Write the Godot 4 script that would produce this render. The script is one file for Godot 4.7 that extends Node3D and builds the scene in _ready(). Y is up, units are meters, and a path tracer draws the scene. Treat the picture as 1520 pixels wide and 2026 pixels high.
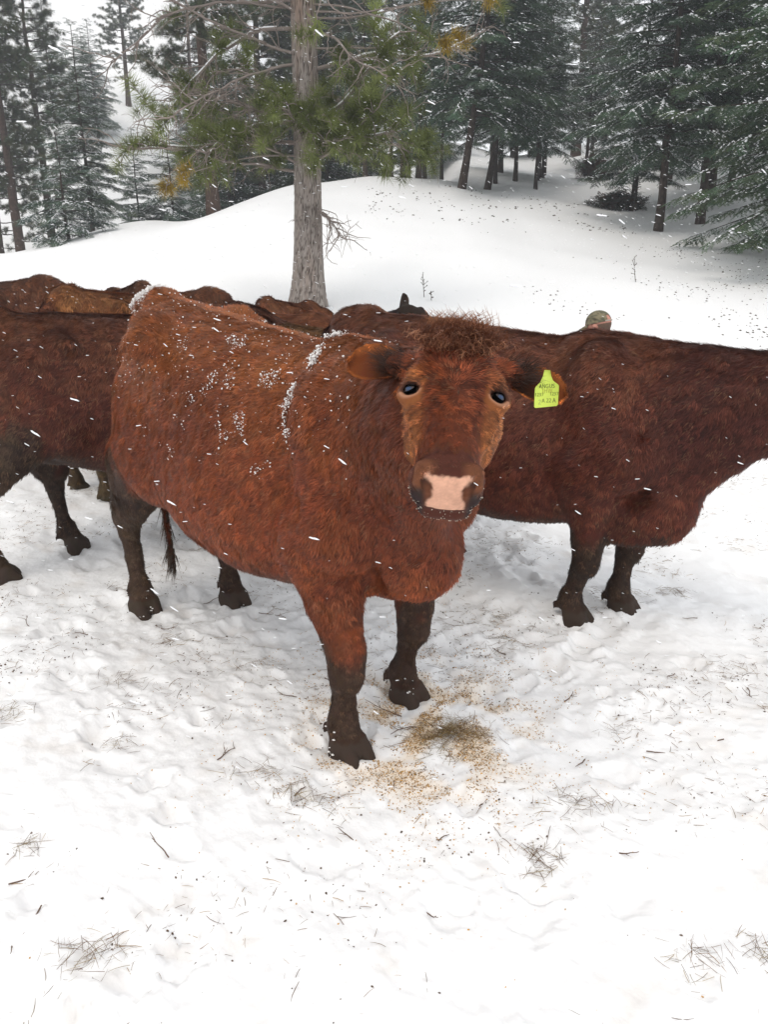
extends Node3D
# A red cow facing the camera in trampled snow, her herd round her, a conifer wood behind. x right, z = -distance, metres.

var rng := RandomNumberGenerator.new()
var nz := FastNoiseLite.new()      # broad noise, frequency 1
var nf := FastNoiseLite.new()      # fractal noise
var used := {}

# ---------------------------------------------------------------- geometry buffers
class Buf:
	var v := PackedVector3Array()
	var n := PackedVector3Array()
	var c := PackedColorArray()
	var i := PackedInt32Array()
	func vert(p: Vector3, nn: Vector3, col: Color) -> int:
		v.append(p); n.append(nn); c.append(col)
		return v.size() - 1
	func tri(a: Vector3, b: Vector3, d: Vector3, nn: Vector3, col: Color) -> void:
		var k := v.size()
		v.append(a); v.append(b); v.append(d)
		n.append(nn); n.append(nn); n.append(nn)
		c.append(col); c.append(col); c.append(col)
		i.append(k); i.append(k + 1); i.append(k + 2)
	func tube(path: PackedVector3Array, rad: PackedFloat32Array, sides: int, col: Color, cap := true) -> void:
		var m := path.size()
		var up := Vector3(0.31, 0.9, 0.29)
		var first := v.size()
		for k in m:
			var t := (path[mini(k + 1, m - 1)] - path[maxi(k - 1, 0)]).normalized()
			var a := t.cross(up)
			if a.length() < 0.05:
				a = t.cross(Vector3(1, 0, 0.2))
			a = a.normalized()
			var b := a.cross(t).normalized()
			up = b
			for s in sides:
				var w := TAU * s / sides
				var d := a * cos(w) + b * sin(w)
				v.append(path[k] + d * rad[k]); n.append(d); c.append(col)
		for k in m - 1:
			for s in sides:
				var p := first + k * sides + s
				var q := first + k * sides + (s + 1) % sides
				i.append(p); i.append(q); i.append(p + sides)
				i.append(q); i.append(q + sides); i.append(p + sides)
		if cap:
			for e in [0, m - 1]:
				var mid := vert(path[e], (path[e] - path[1 if e == 0 else m - 2]).normalized(), col)
				for s in sides:
					var p: int = first + e * sides + s
					var q: int = first + e * sides + (s + 1) % sides
					if e == 0:
						i.append(mid); i.append(q); i.append(p)
					else:
						i.append(mid); i.append(p); i.append(q)
	func blob(at: Vector3, r: Vector3, basis: Basis, col: Color, rough: float, rg: RandomNumberGenerator, rings := 5, segs := 7) -> void:
		var first := v.size()
		for a in rings + 1:
			var lat := PI * a / rings
			for b in segs:
				var lon := TAU * (b + 0.5 * (a % 2)) / segs
				var d := Vector3(sin(lat) * cos(lon), cos(lat), sin(lat) * sin(lon))
				var s := 1.0 + rough * rg.randf_range(-1, 1)
				v.append(at + basis * (d * r * s)); n.append((basis * (d / r)).normalized()); c.append(col)
		for a in rings:
			for b in segs:
				var p := first + a * segs + b
				var q := first + a * segs + (b + 1) % segs
				i.append(p); i.append(p + segs); i.append(q)
				i.append(q); i.append(p + segs); i.append(q + segs)
	func add(o: Buf, t: Transform3D) -> void:
		var k := v.size()
		for p in o.v: v.append(t * p)
		for p in o.n: n.append((t.basis * p).normalized())
		c.append_array(o.c)
		for p in o.i: i.append(k + p)
	func mesh() -> ArrayMesh:
		var a := []
		a.resize(Mesh.ARRAY_MAX)
		a[Mesh.ARRAY_VERTEX] = v; a[Mesh.ARRAY_NORMAL] = n; a[Mesh.ARRAY_COLOR] = c; a[Mesh.ARRAY_INDEX] = i
		var m := ArrayMesh.new()
		m.add_surface_from_arrays(Mesh.PRIMITIVE_TRIANGLES, a)
		return m

# ---------------------------------------------------------------- distance field, meshed as surface nets
class Field:
	var o: Vector3
	var h: float
	var nx: int
	var ny: int
	var nzz: int
	var d := PackedFloat32Array()
	func _init(lo: Vector3, hi: Vector3, cell: float) -> void:
		o = lo; h = cell
		nx = int((hi.x - lo.x) / cell) + 1; ny = int((hi.y - lo.y) / cell) + 1; nzz = int((hi.z - lo.z) / cell) + 1
		d.resize(nx * ny * nzz)
		d.fill(9.0)
	func span(lo: Vector3, hi: Vector3) -> Array:
		return [maxi(0, int((lo.x - o.x) / h)), mini(nx - 1, int((hi.x - o.x) / h) + 1), maxi(0, int((lo.y - o.y) / h)), mini(ny - 1, int((hi.y - o.y) / h) + 1), maxi(0, int((lo.z - o.z) / h)), mini(nzz - 1, int((hi.z - o.z) / h) + 1)]
	func capsule(a: Vector3, b: Vector3, ra: float, rb: float, k: float, cut := false, squash := Vector3.ONE) -> void:
		# squash > 1 thins the capsule along that axis
		var m := maxf(ra, rb) + k + 2.5 * h
		var s := span(a.min(b) - Vector3(m, m, m), a.max(b) + Vector3(m, m, m))
		var ba := (b - a) * squash
		var inv := 1.0 / maxf(ba.length_squared(), 1e-9)
		for z in range(s[4], s[5] + 1):
			for y in range(s[2], s[3] + 1):
				var at := (z * ny + y) * nx
				var p := (o + Vector3(s[0], y, z) * h - a) * squash
				var step := h * squash.x
				for x in range(s[0], s[1] + 1):
					var t := clampf(p.dot(ba) * inv, 0.0, 1.0)
					var q := (p - ba * t).length() - lerpf(ra, rb, t)
					p.x += step
					var e := d[at + x]
					if cut:
						q = -q
						var w := maxf(k - absf(e - q), 0.0)
						d[at + x] = maxf(e, q) + w * w * 0.25 / k
					else:
						var w := maxf(k - absf(e - q), 0.0)
						d[at + x] = minf(e, q) - w * w * 0.25 / k
	func loft(st: Array, axis: int, p: float, k: float) -> void:
		# st rows: position along the axis, top, bottom, half width at top, half width at bottom. axis 0: along x, height y, width z. axis 1: along y, height z, width x.
		var lo_t: float = st[0][0]
		var hi_t: float = st[st.size() - 1][0]
		var steps := (nx if axis == 0 else ny)
		var m := k + 2.5 * h
		for s in steps:
			var t: float = (o.x if axis == 0 else o.y) + s * h
			var beyond := maxf(lo_t - t, t - hi_t)
			if beyond > m:
				continue
			var tc := clampf(t, lo_t, hi_t)
			var r := 0
			while r < st.size() - 2 and tc > st[r + 1][0]:
				r += 1
			var r0: int = maxi(r - 1, 0)
			var r3: int = mini(r + 2, st.size() - 1)
			var f: float = (tc - st[r][0]) / (st[r + 1][0] - st[r][0])
			var row := PackedFloat32Array()
			for c in range(1, 5):
				row.append(cubic_interpolate_in_time(st[r][c], st[r + 1][c], st[r0][c], st[r3][c], f, st[r + 1][0] - st[r][0], st[r0][0] - st[r][0] if r0 != r else -0.1, st[r3][0] - st[r][0] if r3 != r + 1 else st[r + 1][0] - st[r][0] + 0.1))
			var mid := (row[0] + row[1]) * 0.5
			var half := maxf((row[0] - row[1]) * 0.5, 0.004)
			var wt := row[2]
			var wb := row[3]
			var wide := maxf(wt, wb)
			var small := minf(half, wide)
			var out := maxf(beyond, 0.0)
			if axis == 0:
				var b := span(Vector3(t, mid - half - m, -wide - m), Vector3(t, mid + half + m, wide + m))
				for z in range(b[4], b[5] + 1):
					var pz := absf(o.z + z * h)
					for y in range(b[2], b[3] + 1):
						var u := (o.y + y * h - mid) / half
						var w := lerpf(wb, wt, clampf(u * 0.5 + 0.5, 0, 1))
						var q := (pow(pow(absf(u), p) + pow(pz / w, p), 1.0 / p) - 1.0) * small
						if out > 0: q = maxf(q, 0.0) + out if q > -out else out
						var at := (z * ny + y) * nx + s
						var e := d[at]
						var ww := maxf(k - absf(e - q), 0.0)
						d[at] = minf(e, q) - ww * ww * 0.25 / k
			else:
				var b := span(Vector3(-wide - m, t, mid - half - m), Vector3(wide + m, t, mid + half + m))
				for z in range(b[4], b[5] + 1):
					var u := (o.z + z * h - mid) / half
					var w := lerpf(wb, wt, clampf(u * 0.5 + 0.5, 0, 1))
					for x in range(b[0], b[1] + 1):
						var px := absf(o.x + x * h)
						var q := (pow(pow(absf(u), p) + pow(px / w, p), 1.0 / p) - 1.0) * small
						if out > 0: q = maxf(q, 0.0) + out if q > -out else out
						var at := (z * ny + s) * nx + x
						var e := d[at]
						var ww := maxf(k - absf(e - q), 0.0)
						d[at] = minf(e, q) - ww * ww * 0.25 / k
	func nets() -> Buf:
		var b := Buf.new()
		var id := PackedInt32Array()
		id.resize(d.size())
		id.fill(-1)
		var sy := nx
		var sz := nx * ny
		var near := h * 7.0
		for z in nzz - 1:
			for y in ny - 1:
				var at := z * sz + y * sy
				for x in nx - 1:
					var q := at + x
					var d0 := d[q]
					if absf(d0) > near:
						continue
					var d1 := d[q + 1]
					var d2 := d[q + sy]
					var d3 := d[q + sy + 1]
					var d4 := d[q + sz]
					var d5 := d[q + sz + 1]
					var d6 := d[q + sz + sy]
					var d7 := d[q + sz + sy + 1]
					var inside := int(d0 < 0) + int(d1 < 0) + int(d2 < 0) + int(d3 < 0) + int(d4 < 0) + int(d5 < 0) + int(d6 < 0) + int(d7 < 0)
					if inside == 0 or inside == 8:
						continue
					var sum := Vector3.ZERO
					var cnt := 0.0
					if (d0 < 0) != (d1 < 0): sum += Vector3(d0 / (d0 - d1), 0, 0); cnt += 1
					if (d2 < 0) != (d3 < 0): sum += Vector3(d2 / (d2 - d3), 1, 0); cnt += 1
					if (d4 < 0) != (d5 < 0): sum += Vector3(d4 / (d4 - d5), 0, 1); cnt += 1
					if (d6 < 0) != (d7 < 0): sum += Vector3(d6 / (d6 - d7), 1, 1); cnt += 1
					if (d0 < 0) != (d2 < 0): sum += Vector3(0, d0 / (d0 - d2), 0); cnt += 1
					if (d1 < 0) != (d3 < 0): sum += Vector3(1, d1 / (d1 - d3), 0); cnt += 1
					if (d4 < 0) != (d6 < 0): sum += Vector3(0, d4 / (d4 - d6), 1); cnt += 1
					if (d5 < 0) != (d7 < 0): sum += Vector3(1, d5 / (d5 - d7), 1); cnt += 1
					if (d0 < 0) != (d4 < 0): sum += Vector3(0, 0, d0 / (d0 - d4)); cnt += 1
					if (d1 < 0) != (d5 < 0): sum += Vector3(1, 0, d1 / (d1 - d5)); cnt += 1
					if (d2 < 0) != (d6 < 0): sum += Vector3(0, 1, d2 / (d2 - d6)); cnt += 1
					if (d3 < 0) != (d7 < 0): sum += Vector3(1, 1, d3 / (d3 - d7)); cnt += 1
					id[q] = b.v.size()
					var g := Vector3(d1 + d3 + d5 + d7 - d0 - d2 - d4 - d6, d2 + d3 + d6 + d7 - d0 - d1 - d4 - d5, d4 + d5 + d6 + d7 - d0 - d1 - d2 - d3)
					b.v.append(o + (Vector3(x, y, z) + sum / cnt) * h)
					b.n.append(g.normalized())
					b.c.append(Color.WHITE)
		for z in range(1, nzz - 1):
			for y in range(1, ny - 1):
				var at := z * sz + y * sy
				for x in range(1, nx - 1):
					var q := at + x
					if id[q] < 0:
						continue
					var s := d[q] < 0
					if s != (d[q + 1] < 0): quad(b, id[q], id[q - sy], id[q - sy - sz], id[q - sz], s)
					if s != (d[q + sy] < 0): quad(b, id[q], id[q - sz], id[q - 1 - sz], id[q - 1], s)
					if s != (d[q + sz] < 0): quad(b, id[q], id[q - 1], id[q - 1 - sy], id[q - sy], s)
		return b
	func quad(b: Buf, p: int, q: int, r: int, s: int, flip: bool) -> void:
		if p < 0 or q < 0 or r < 0 or s < 0:
			return
		if not flip:
			b.i.append(p); b.i.append(q); b.i.append(r); b.i.append(p); b.i.append(r); b.i.append(s)
		else:
			b.i.append(p); b.i.append(r); b.i.append(q); b.i.append(p); b.i.append(s); b.i.append(r)

# ---------------------------------------------------------------- naming
func tag(o: Node, label := "", category := "", group := "", kind := "") -> Node:
	if label: o.set_meta("label", label)
	if category: o.set_meta("category", category)
	if group: o.set_meta("group", group)
	if kind: o.set_meta("kind", kind)
	return o

func numbered(called: String) -> String:
	if not used.has(called):
		used[called] = 0
		return called
	used[called] += 1
	return "%s_%03d" % [called, used[called]]

func base(called: String, at: Vector3, turn := 0.0) -> Node3D:
	var o := Node3D.new()
	o.name = numbered(called)
	add_child(o)
	o.position = at
	o.rotation.y = turn
	return o

func part(called: String, m: Mesh, mat: Material, parent: Node) -> MeshInstance3D:
	var o := MeshInstance3D.new()
	o.name = numbered(called) if parent == self else called
	o.mesh = m
	o.material_override = null
	for s in m.get_surface_count():
		o.set_surface_override_material(s, mat)
	parent.add_child(o, true)
	return o

func copies(called: String, m: Mesh, mat: Material, buf: PackedFloat32Array, parent: Node) -> MultiMeshInstance3D:
	var mm := MultiMesh.new()
	mm.transform_format = MultiMesh.TRANSFORM_3D
	mm.use_colors = true
	mm.mesh = m
	mm.instance_count = buf.size() / 16
	mm.buffer = buf
	var o := MultiMeshInstance3D.new()
	o.name = numbered(called) if parent == self else called
	o.multimesh = mm
	o.material_override = mat
	parent.add_child(o, true)
	o.set_meta("kind", "stuff")
	return o

func push(buf: PackedFloat32Array, x: Vector3, y: Vector3, z: Vector3, p: Vector3, c: Color) -> void:
	buf.append_array(PackedFloat32Array([x.x, y.x, z.x, p.x, x.y, y.y, z.y, p.y, x.z, y.z, z.z, p.z, c.r, c.g, c.b, 1.0]))

func mat(col: Color, rough := 0.8, vertex := true) -> StandardMaterial3D:
	var m := StandardMaterial3D.new()
	m.albedo_color = col.linear_to_srgb()
	m.roughness = rough
	m.metallic_specular = 0.3
	m.vertex_color_use_as_albedo = vertex
	return m

func noise_tex(freq: float, oct: int, seed_: int, ramp: Gradient = null, normal := false, size := 512, strength := 6.0, kind := FastNoiseLite.TYPE_SIMPLEX_SMOOTH) -> NoiseTexture2D:
	var f := FastNoiseLite.new()
	f.seed = seed_; f.frequency = freq; f.noise_type = kind
	f.fractal_octaves = oct
	var t := NoiseTexture2D.new()
	t.width = size; t.height = size; t.seamless = true; t.noise = f
	t.as_normal_map = normal; t.bump_strength = strength
	if ramp: t.color_ramp = ramp
	return t

# ---------------------------------------------------------------- terrain
const SX := [-60.0, -12.0, -7.0, -2.4, 0.0, 1.6, 3.4, 7.0, 12.0, 60.0]
const SV := [0.3, 0.45, 0.70, 1.0, 1.07, 1.05, 0.96, 0.88, 0.95, 1.1]
func broad(x: float, d: float) -> float:
	var t := maxf(d - 6.5, 0.0)
	var k := 0
	while k < 8 and x > SX[k + 1]: k += 1
	var f := clampf((x - SX[k]) / (SX[k + 1] - SX[k]), 0, 1)
	var s: float = lerpf(SV[k], SV[k + 1], f * f * (3 - 2 * f))
	var left := 1.0 - smoothstep(0.4, 3.4, x)
	var dc := 25.5
	var tl := minf(t, dc - 6.5)
	var over := maxf(d - dc, 0.0)
	var hl := tl * tl / (tl + 1.5) * 0.2 * s + 0.16 * s * minf(over, 1.5) - 2.4 * smoothstep(0.5, 9.0, over) + 0.20 * maxf(d - 37.0, 0.0) + 0.26 * smoothstep(-10.0, -20.0, x) * maxf(d - 37.0, 0.0)
	var tr := t - 0.75 * maxf(0.0, d - 46.0)
	var hr := tr * tr / (tr + 1.5) * 0.2 * s
	return lerpf(hr, hl, left)

var prints := []                    # hoof prints: x, d, radius, depth
var cellmap := {}
func ground(x: float, d: float) -> float:
	var y := broad(x, d)
	y += 0.03 * nz.get_noise_2d(x * 0.45 + 7.0, d * 0.45) * minf(1.0, 0.4 + d * 0.1)
	if d > 9.0:
		y += 0.10 * smoothstep(9.0, 20.0, d) * nz.get_noise_2d(x * 0.16 + 31.0, d * 0.16)
	var tr := 1.0 - smoothstep(6.0, 9.5, d)
	if tr > 0.0:
		var m := nz.get_noise_2d(x * 1.9 + 3.0, d * 1.9 + 11.0)
		y += tr * (0.017 * m + 0.013 * nf.get_noise_2d(x * 5.5, d * 5.5) + 0.008 * absf(nz.get_noise_2d(x * 13.0, d * 13.0)) * (0.5 + nz.get_noise_2d(x * 2.0, d * 2.0 + 60.0)) + 0.004 * nf.get_noise_2d(x * 24.0, d * 24.0))
		for p in cellmap.get(Vector2i(int(floor(x / 0.4)), int(floor(d / 0.4))), []):
			var dx: float = (x - p[0]) * p[4] - (d - p[1]) * p[5]
			var dd: float = (x - p[0]) * p[5] + (d - p[1]) * p[4]
			var q: float = sqrt(dx * dx * 1.0 + dd * dd * 0.5) / p[2] + 0.38 * nz.get_noise_2d(x * 14.0 + p[0] * 9.0, d * 14.0)
			if q < 1.9:
				y += 0.8 * p[3] * (-(1.0 - smoothstep(0.55, 1.05, q)) + 0.45 * smoothstep(0.8, 1.15, q) * (1.0 - smoothstep(1.15, 1.9, q)))
	return y

func make_ground() -> void:
	rng.seed = 5
	for k in 1500:
		var d := rng.randf_range(0.8, 8.0)
		var x := rng.randf_range(-1.0, 1.0) * (1.2 + d * 0.6)
		if rng.randf() < 0.35 and d < 2.2: continue
		var a := rng.randf_range(0, TAU)
		var p := [x, d, rng.randf_range(0.03, 0.075), rng.randf_range(0.006, 0.034) * (1.0 if rng.randf() < 0.6 else 0.3), cos(a), sin(a)]
		prints.append(p)
		for cx in range(int(floor((x - 0.3) / 0.4)), int(floor((x + 0.3) / 0.4)) + 1):
			for cd in range(int(floor((d - 0.3) / 0.4)), int(floor((d + 0.3) / 0.4)) + 1):
				var key := Vector2i(cx, cd)
				if not cellmap.has(key): cellmap[key] = []
				cellmap[key].append(p)
	var xs := PackedFloat32Array([0.0])
	var x := 0.0
	while x < 90.0:
		x += 0.013 + 0.0125 * maxf(0.0, x - 0.3)
		xs.append(x)
	var all := PackedFloat32Array()
	for k in range(xs.size() - 1, 0, -1): all.append(-xs[k])
	all.append_array(xs)
	var ds := PackedFloat32Array()
	var d := -14.0
	while d < 140.0:
		ds.append(d)
		d += maxf(0.012 + 0.0125 * maxf(0.0, d - 2.6), 0.25 * (0.9 - d) if d < 0.85 else 0.0)
	var w := all.size()
	var b := Buf.new()
	b.v.resize(w * ds.size()); b.n.resize(w * ds.size()); b.c.resize(w * ds.size())
	for j in ds.size():
		for k in w:
			b.v[j * w + k] = Vector3(all[k], ground(all[k], ds[j]), -ds[j])
	for j in ds.size():
		for k in w:
			var q := j * w + k
			var ax := b.v[j * w + mini(k + 1, w - 1)] - b.v[j * w + maxi(k - 1, 0)]
			var az := b.v[mini(j + 1, ds.size() - 1) * w + k] - b.v[maxi(j - 1, 0) * w + k]
			b.n[q] = ax.cross(az).normalized()
			b.c[q] = Color.WHITE
			var gx := all[k]
			var gd := ds[j]
			if gd > 0.5 and gd < 8.0 and absf(gx) < 6.0:
				var gq := Vector2((gx - 0.14) / 0.32, (gd - 2.36) / 0.34).length()
				var wv := nz.get_noise_2d(gx * 5.0 + 9.0, gd * 5.0) + 0.6 * nf.get_noise_2d(gx * 11.0, gd * 11.0)
				var dust := (1.0 - smoothstep(0.3, 1.7, gq)) * smoothstep(-0.6, 0.6, wv)
				var dirt := smoothstep(0.2, 0.8, nf.get_noise_2d(gx * 2.2 + 70.0, gd * 2.2) + 0.35 * nz.get_noise_2d(gx * 9.0, gd * 9.0 + 40.0))
				b.c[q] = Color.WHITE.lerp(Color(0.90, 0.68, 0.42), dust * 0.7).lerp(Color(0.70, 0.62, 0.54), dirt * 0.30)
	var idx := PackedInt32Array()
	idx.resize((w - 1) * (ds.size() - 1) * 6)
	var at := 0
	for j in ds.size() - 1:
		for k in w - 1:
			var q := j * w + k
			idx[at] = q; idx[at + 1] = q + w; idx[at + 2] = q + 1
			idx[at + 3] = q + 1; idx[at + 4] = q + w; idx[at + 5] = q + w + 1
			at += 6
	b.i = idx
	var m := mat(Color(0.92, 0.92, 0.925), 0.75)
	m.metallic_specular = 0.25
	m.normal_enabled = true
	m.normal_texture = noise_tex(0.02, 5, 3, null, true, 1024, 5.0)
	m.normal_scale = 0.6
	m.uv1_triplanar = true
	m.uv1_world_triplanar = true
	m.uv1_scale = Vector3(0.9, 0.9, 0.9)
	tag(part("snow_ground", b.mesh(), m, self), "", "", "", "structure")

# ---------------------------------------------------------------- fur
var tuft: ArrayMesh
var fur_mat: StandardMaterial3D
func make_tuft(strands: int, spread: float, length: float, width: float, curl := 0.0) -> ArrayMesh:
	var b := Buf.new()
	for s in strands:
		var p := Vector3(rng.randf_range(-spread, spread), 0, rng.randf_range(-spread, spread))
		var L := length * rng.randf_range(0.65, 1.15)
		var yaw := rng.randf_range(-0.35, 0.35)
		var lift := rng.randf_range(0.10, 0.34)
		var dirv := Vector3(cos(yaw), 0, sin(yaw))
		var side := Vector3(-sin(yaw), rng.randf_range(-0.35, 0.35), cos(yaw)).normalized()
		var pts := PackedVector3Array()
		var segs := 3 if curl == 0.0 else 9
		for k in segs + 1:
			var t := float(k) / segs
			var q := p + dirv * L * t + Vector3.UP * L * lift * sin(t * 2.2) * 0.75
			if curl > 0.0:
				q += side * sin(t * 9.0 + s) * curl * t + Vector3.UP * cos(t * 8.0 + s * 2.0) * curl * t
			pts.append(q)
		var nn := Vector3(-0.15, 1.0, -side.y).normalized()
		var k0 := b.v.size()
		for k in segs:
			var wd := width * (1.0 - 0.75 * float(k) / segs)
			b.vert(pts[k] - side * wd * 0.5, nn, Color.WHITE)
			b.vert(pts[k] + side * wd * 0.5, nn, Color.WHITE)
		b.vert(pts[segs], nn, Color.WHITE)
		for k in segs - 1:
			var q := k0 + 2 * k
			b.i.append_array(PackedInt32Array([q, q + 2, q + 1, q + 1, q + 2, q + 3]))
		var q2 := k0 + 2 * (segs - 1)
		b.i.append_array(PackedInt32Array([q2, q2 + 2, q2 + 1]))
	return b.mesh()

# scatters tufts over a mesh; flow(p, n) gives the hair's way, info(p, n) gives length
func fur(b: Buf, per_m2: float, flow: Callable, size: Callable, seed_: int, parent: Node, tuft_mesh: Mesh, vary := 0.46) -> void:
	rng.seed = seed_
	var buf := PackedFloat32Array()
	var carry := 0.0
	for t in range(0, b.i.size(), 3):
		var ia := b.i[t]
		var ib := b.i[t + 1]
		var ic := b.i[t + 2]
		var pa := b.v[ia]
		var ab := b.v[ib] - pa
		var ac := b.v[ic] - pa
		carry += ab.cross(ac).length() * 0.5 * per_m2
		while carry > 0.0:
			if carry < 1.0 and rng.randf() > carry:
				carry = 0.0
				break
			carry -= 1.0
			var u := rng.randf()
			var w := rng.randf()
			if u + w > 1.0:
				u = 1.0 - u; w = 1.0 - w
			var p := pa + ab * u + ac * w
			var n := (b.n[ia] * (1 - u - w) + b.n[ib] * u + b.n[ic] * w).normalized()
			var sz: float = size.call(p, n)
			if sz <= 0.0: continue
			var f: Vector3 = flow.call(p, n)
			var lump := nf.get_noise_3d(p.x * 9.0, p.y * 9.0, p.z * 9.0)
			var lock := nz.get_noise_3d(p.x * 38.0, p.y * 38.0, p.z * 38.0)
			f = f.rotated(n, lump * 0.75 + lock * 0.5 + rng.randf_range(-0.2, 0.2))
			f = (f - n * f.dot(n)).normalized()
			f = (f + n * (0.04 + 0.24 * lock)).normalized()
			var z := f.cross(n).normalized()
			var y := z.cross(f).normalized()
			var s := sz * rng.randf_range(0.75, 1.3)
			var g := exp(vary * (lump * 0.7 + lock * 1.6 + rng.randf_range(-0.9, 0.9)))
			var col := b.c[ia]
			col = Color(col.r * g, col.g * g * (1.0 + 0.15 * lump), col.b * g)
			if rng.randf() < 0.05: col = col.lerp(Color(0.36, 0.19, 0.10), 0.30)
			push(buf, f * s, y * s, z * s, p - n * 0.001, col)
	copies("coat_hair", tuft_mesh, fur_mat, buf, parent)

# ---------------------------------------------------------------- the cow
const TORSO := [[-0.95, 1.16, 0.98, 0.05, 0.06], [-0.91, 1.25, 0.86, 0.07, 0.11], [-0.84, 1.36, 0.74, 0.11, 0.165], [-0.70, 1.42, 0.64, 0.155, 0.205], [-0.48, 1.41, 0.58, 0.23, 0.285], [-0.22, 1.375, 0.51, 0.25, 0.39],
	[0.05, 1.35, 0.465, 0.24, 0.43], [0.30, 1.33, 0.47, 0.20, 0.41], [0.50, 1.32, 0.50, 0.14, 0.34], [0.66, 1.29, 0.53, 0.12, 0.25], [0.77, 1.21, 0.555, 0.11, 0.195], [0.86, 1.06, 0.59, 0.10, 0.145], [0.93, 0.93, 0.66, 0.05, 0.08]]

func head_field(cell: float) -> Buf:
	# x to the animal's left, y from nose to poll, z out of the face; between the eyes is the origin
	var f := Field.new(Vector3(-0.2, -0.42, -0.36), Vector3(0.2, 0.27, 0.08), cell)
	f.loft([[-0.345, -0.055, -0.10, 0.035, 0.035], [-0.335, -0.03, -0.125, 0.058, 0.05], [-0.315, -0.008, -0.14, 0.068, 0.062], [-0.285, 0.004, -0.152, 0.072, 0.071], [-0.255, 0.006, -0.158, 0.067, 0.075], [-0.215, 0.002, -0.172, 0.060, 0.082], [-0.16, 0.002, -0.21, 0.062, 0.086], [-0.10, 0.003, -0.25, 0.074, 0.100],
		[-0.04, 0.006, -0.275, 0.090, 0.113], [0.02, 0.010, -0.275, 0.104, 0.112], [0.10, 0.010, -0.26, 0.106, 0.104], [0.16, 0.002, -0.23, 0.095, 0.09], [0.205, -0.034, -0.19, 0.07, 0.07], [0.232, -0.06, -0.15, 0.04, 0.04]], 1, 2.6, 0.02)
	for s in [-1.0, 1.0]:
		f.capsule(Vector3(0.080 * s, 0.035, -0.028), Vector3(0.106 * s, 0.0, -0.055), 0.028, 0.028, 0.03)      # brow
		f.capsule(Vector3(0.088 * s, -0.03, -0.055), Vector3(0.07 * s, -0.12, -0.08), 0.026, 0.022, 0.03)       # cheekbone
		f.capsule(Vector3(0.075 * s, 0.0, -0.17), Vector3(0.066 * s, -0.10, -0.16), 0.05, 0.036, 0.04)            # jaw muscle
		f.capsule(Vector3(0.052 * s, -0.285, -0.012), Vector3(0.056 * s, -0.318, -0.03), 0.023, 0.021, 0.018)    # nostril wing
		f.capsule(Vector3(0.045 * s, -0.30, -0.09), Vector3(0.057 * s, -0.24, -0.11), 0.034, 0.03, 0.02)         # lip
		f.capsule(Vector3(0.10 * s, 0.145, -0.09), Vector3(0.145 * s, 0.15, -0.10), 0.036, 0.03, 0.03)          # ear root
		f.capsule(Vector3(0.104 * s, -0.004, -0.026), Vector3(0.116 * s, -0.004, -0.010), 0.021, 0.022, 0.008, true)   # eye socket
		f.capsule(Vector3(0.041 * s, -0.338, -0.036), Vector3(0.053 * s, -0.322, -0.004), 0.0115, 0.009, 0.008, true)    # nostril
		f.capsule(Vector3(0.053 * s, -0.322, -0.004), Vector3(0.063 * s, -0.305, 0.002), 0.0085, 0.006, 0.006, true)
	f.capsule(Vector3(-0.028, -0.31, -0.135), Vector3(0.028, -0.31, -0.135), 0.034, 0.034, 0.012)               # chin
	f.capsule(Vector3(-0.06, -0.325, -0.098), Vector3(0.06, -0.325, -0.098), 0.006, 0.006, 0.008, true)         # mouth line
	return f.nets()

func ear(side: float, root: Vector3, out: Vector3, face: Vector3, length: float, wide: float, coat: Color) -> Buf:
	# a cupped leaf; out is the way it points, face the way its hollow looks
	var b := Buf.new()
	out = out.normalized()
	var across := face.cross(out).normalized()
	face = out.cross(across).normalized()
	var nu := 14
	var nv := 10
	for layer in 2:
		var first := b.v.size()
		for u in nu + 1:
			var t := float(u) / nu
			var w := wide * (0.30 + 0.70 * sin(minf(t * 1.9, 1.57))) * sqrt(maxf(0.0, 1.0 - pow(t, 3.6)))
			for v in nv + 1:
				var a := lerpf(-1.0, 1.0, float(v) / nv)
				var cup := wide * 0.75 * (1.0 - a * a) * (1.0 - 0.6 * t)
				var p := root + out * (length * t) + across * a * w - face * (cup + (0.007 if layer == 1 else 0.0) * (1.0 - a * a)) + Vector3.DOWN * 0.02 * t * t
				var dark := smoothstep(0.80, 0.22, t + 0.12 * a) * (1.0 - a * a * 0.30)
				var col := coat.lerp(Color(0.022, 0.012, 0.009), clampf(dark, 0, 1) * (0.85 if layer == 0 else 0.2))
				col = col.lerp(Color(coat.r * 2.2, coat.g * 2.4, coat.b * 1.8), 0.9 * smoothstep(0.62, 0.95, absf(a)) + 0.4 * smoothstep(0.7, 1.0, t) * float(layer == 0))
				b.vert(p, (face + across * -a * 0.8) * (1.0 if layer == 0 else -1.0), col)
		for u in nu:
			for v in nv:
				var q := first + u * (nv + 1) + v
				if layer == 1:
					b.i.append_array(PackedInt32Array([q, q + nv + 1, q + 1, q + 1, q + nv + 1, q + nv + 2]))
				else:
					b.i.append_array(PackedInt32Array([q, q + 1, q + nv + 1, q + 1, q + nv + 2, q + nv + 1]))
	for k in b.n.size(): b.n[k] = b.n[k].normalized()
	return b

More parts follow.
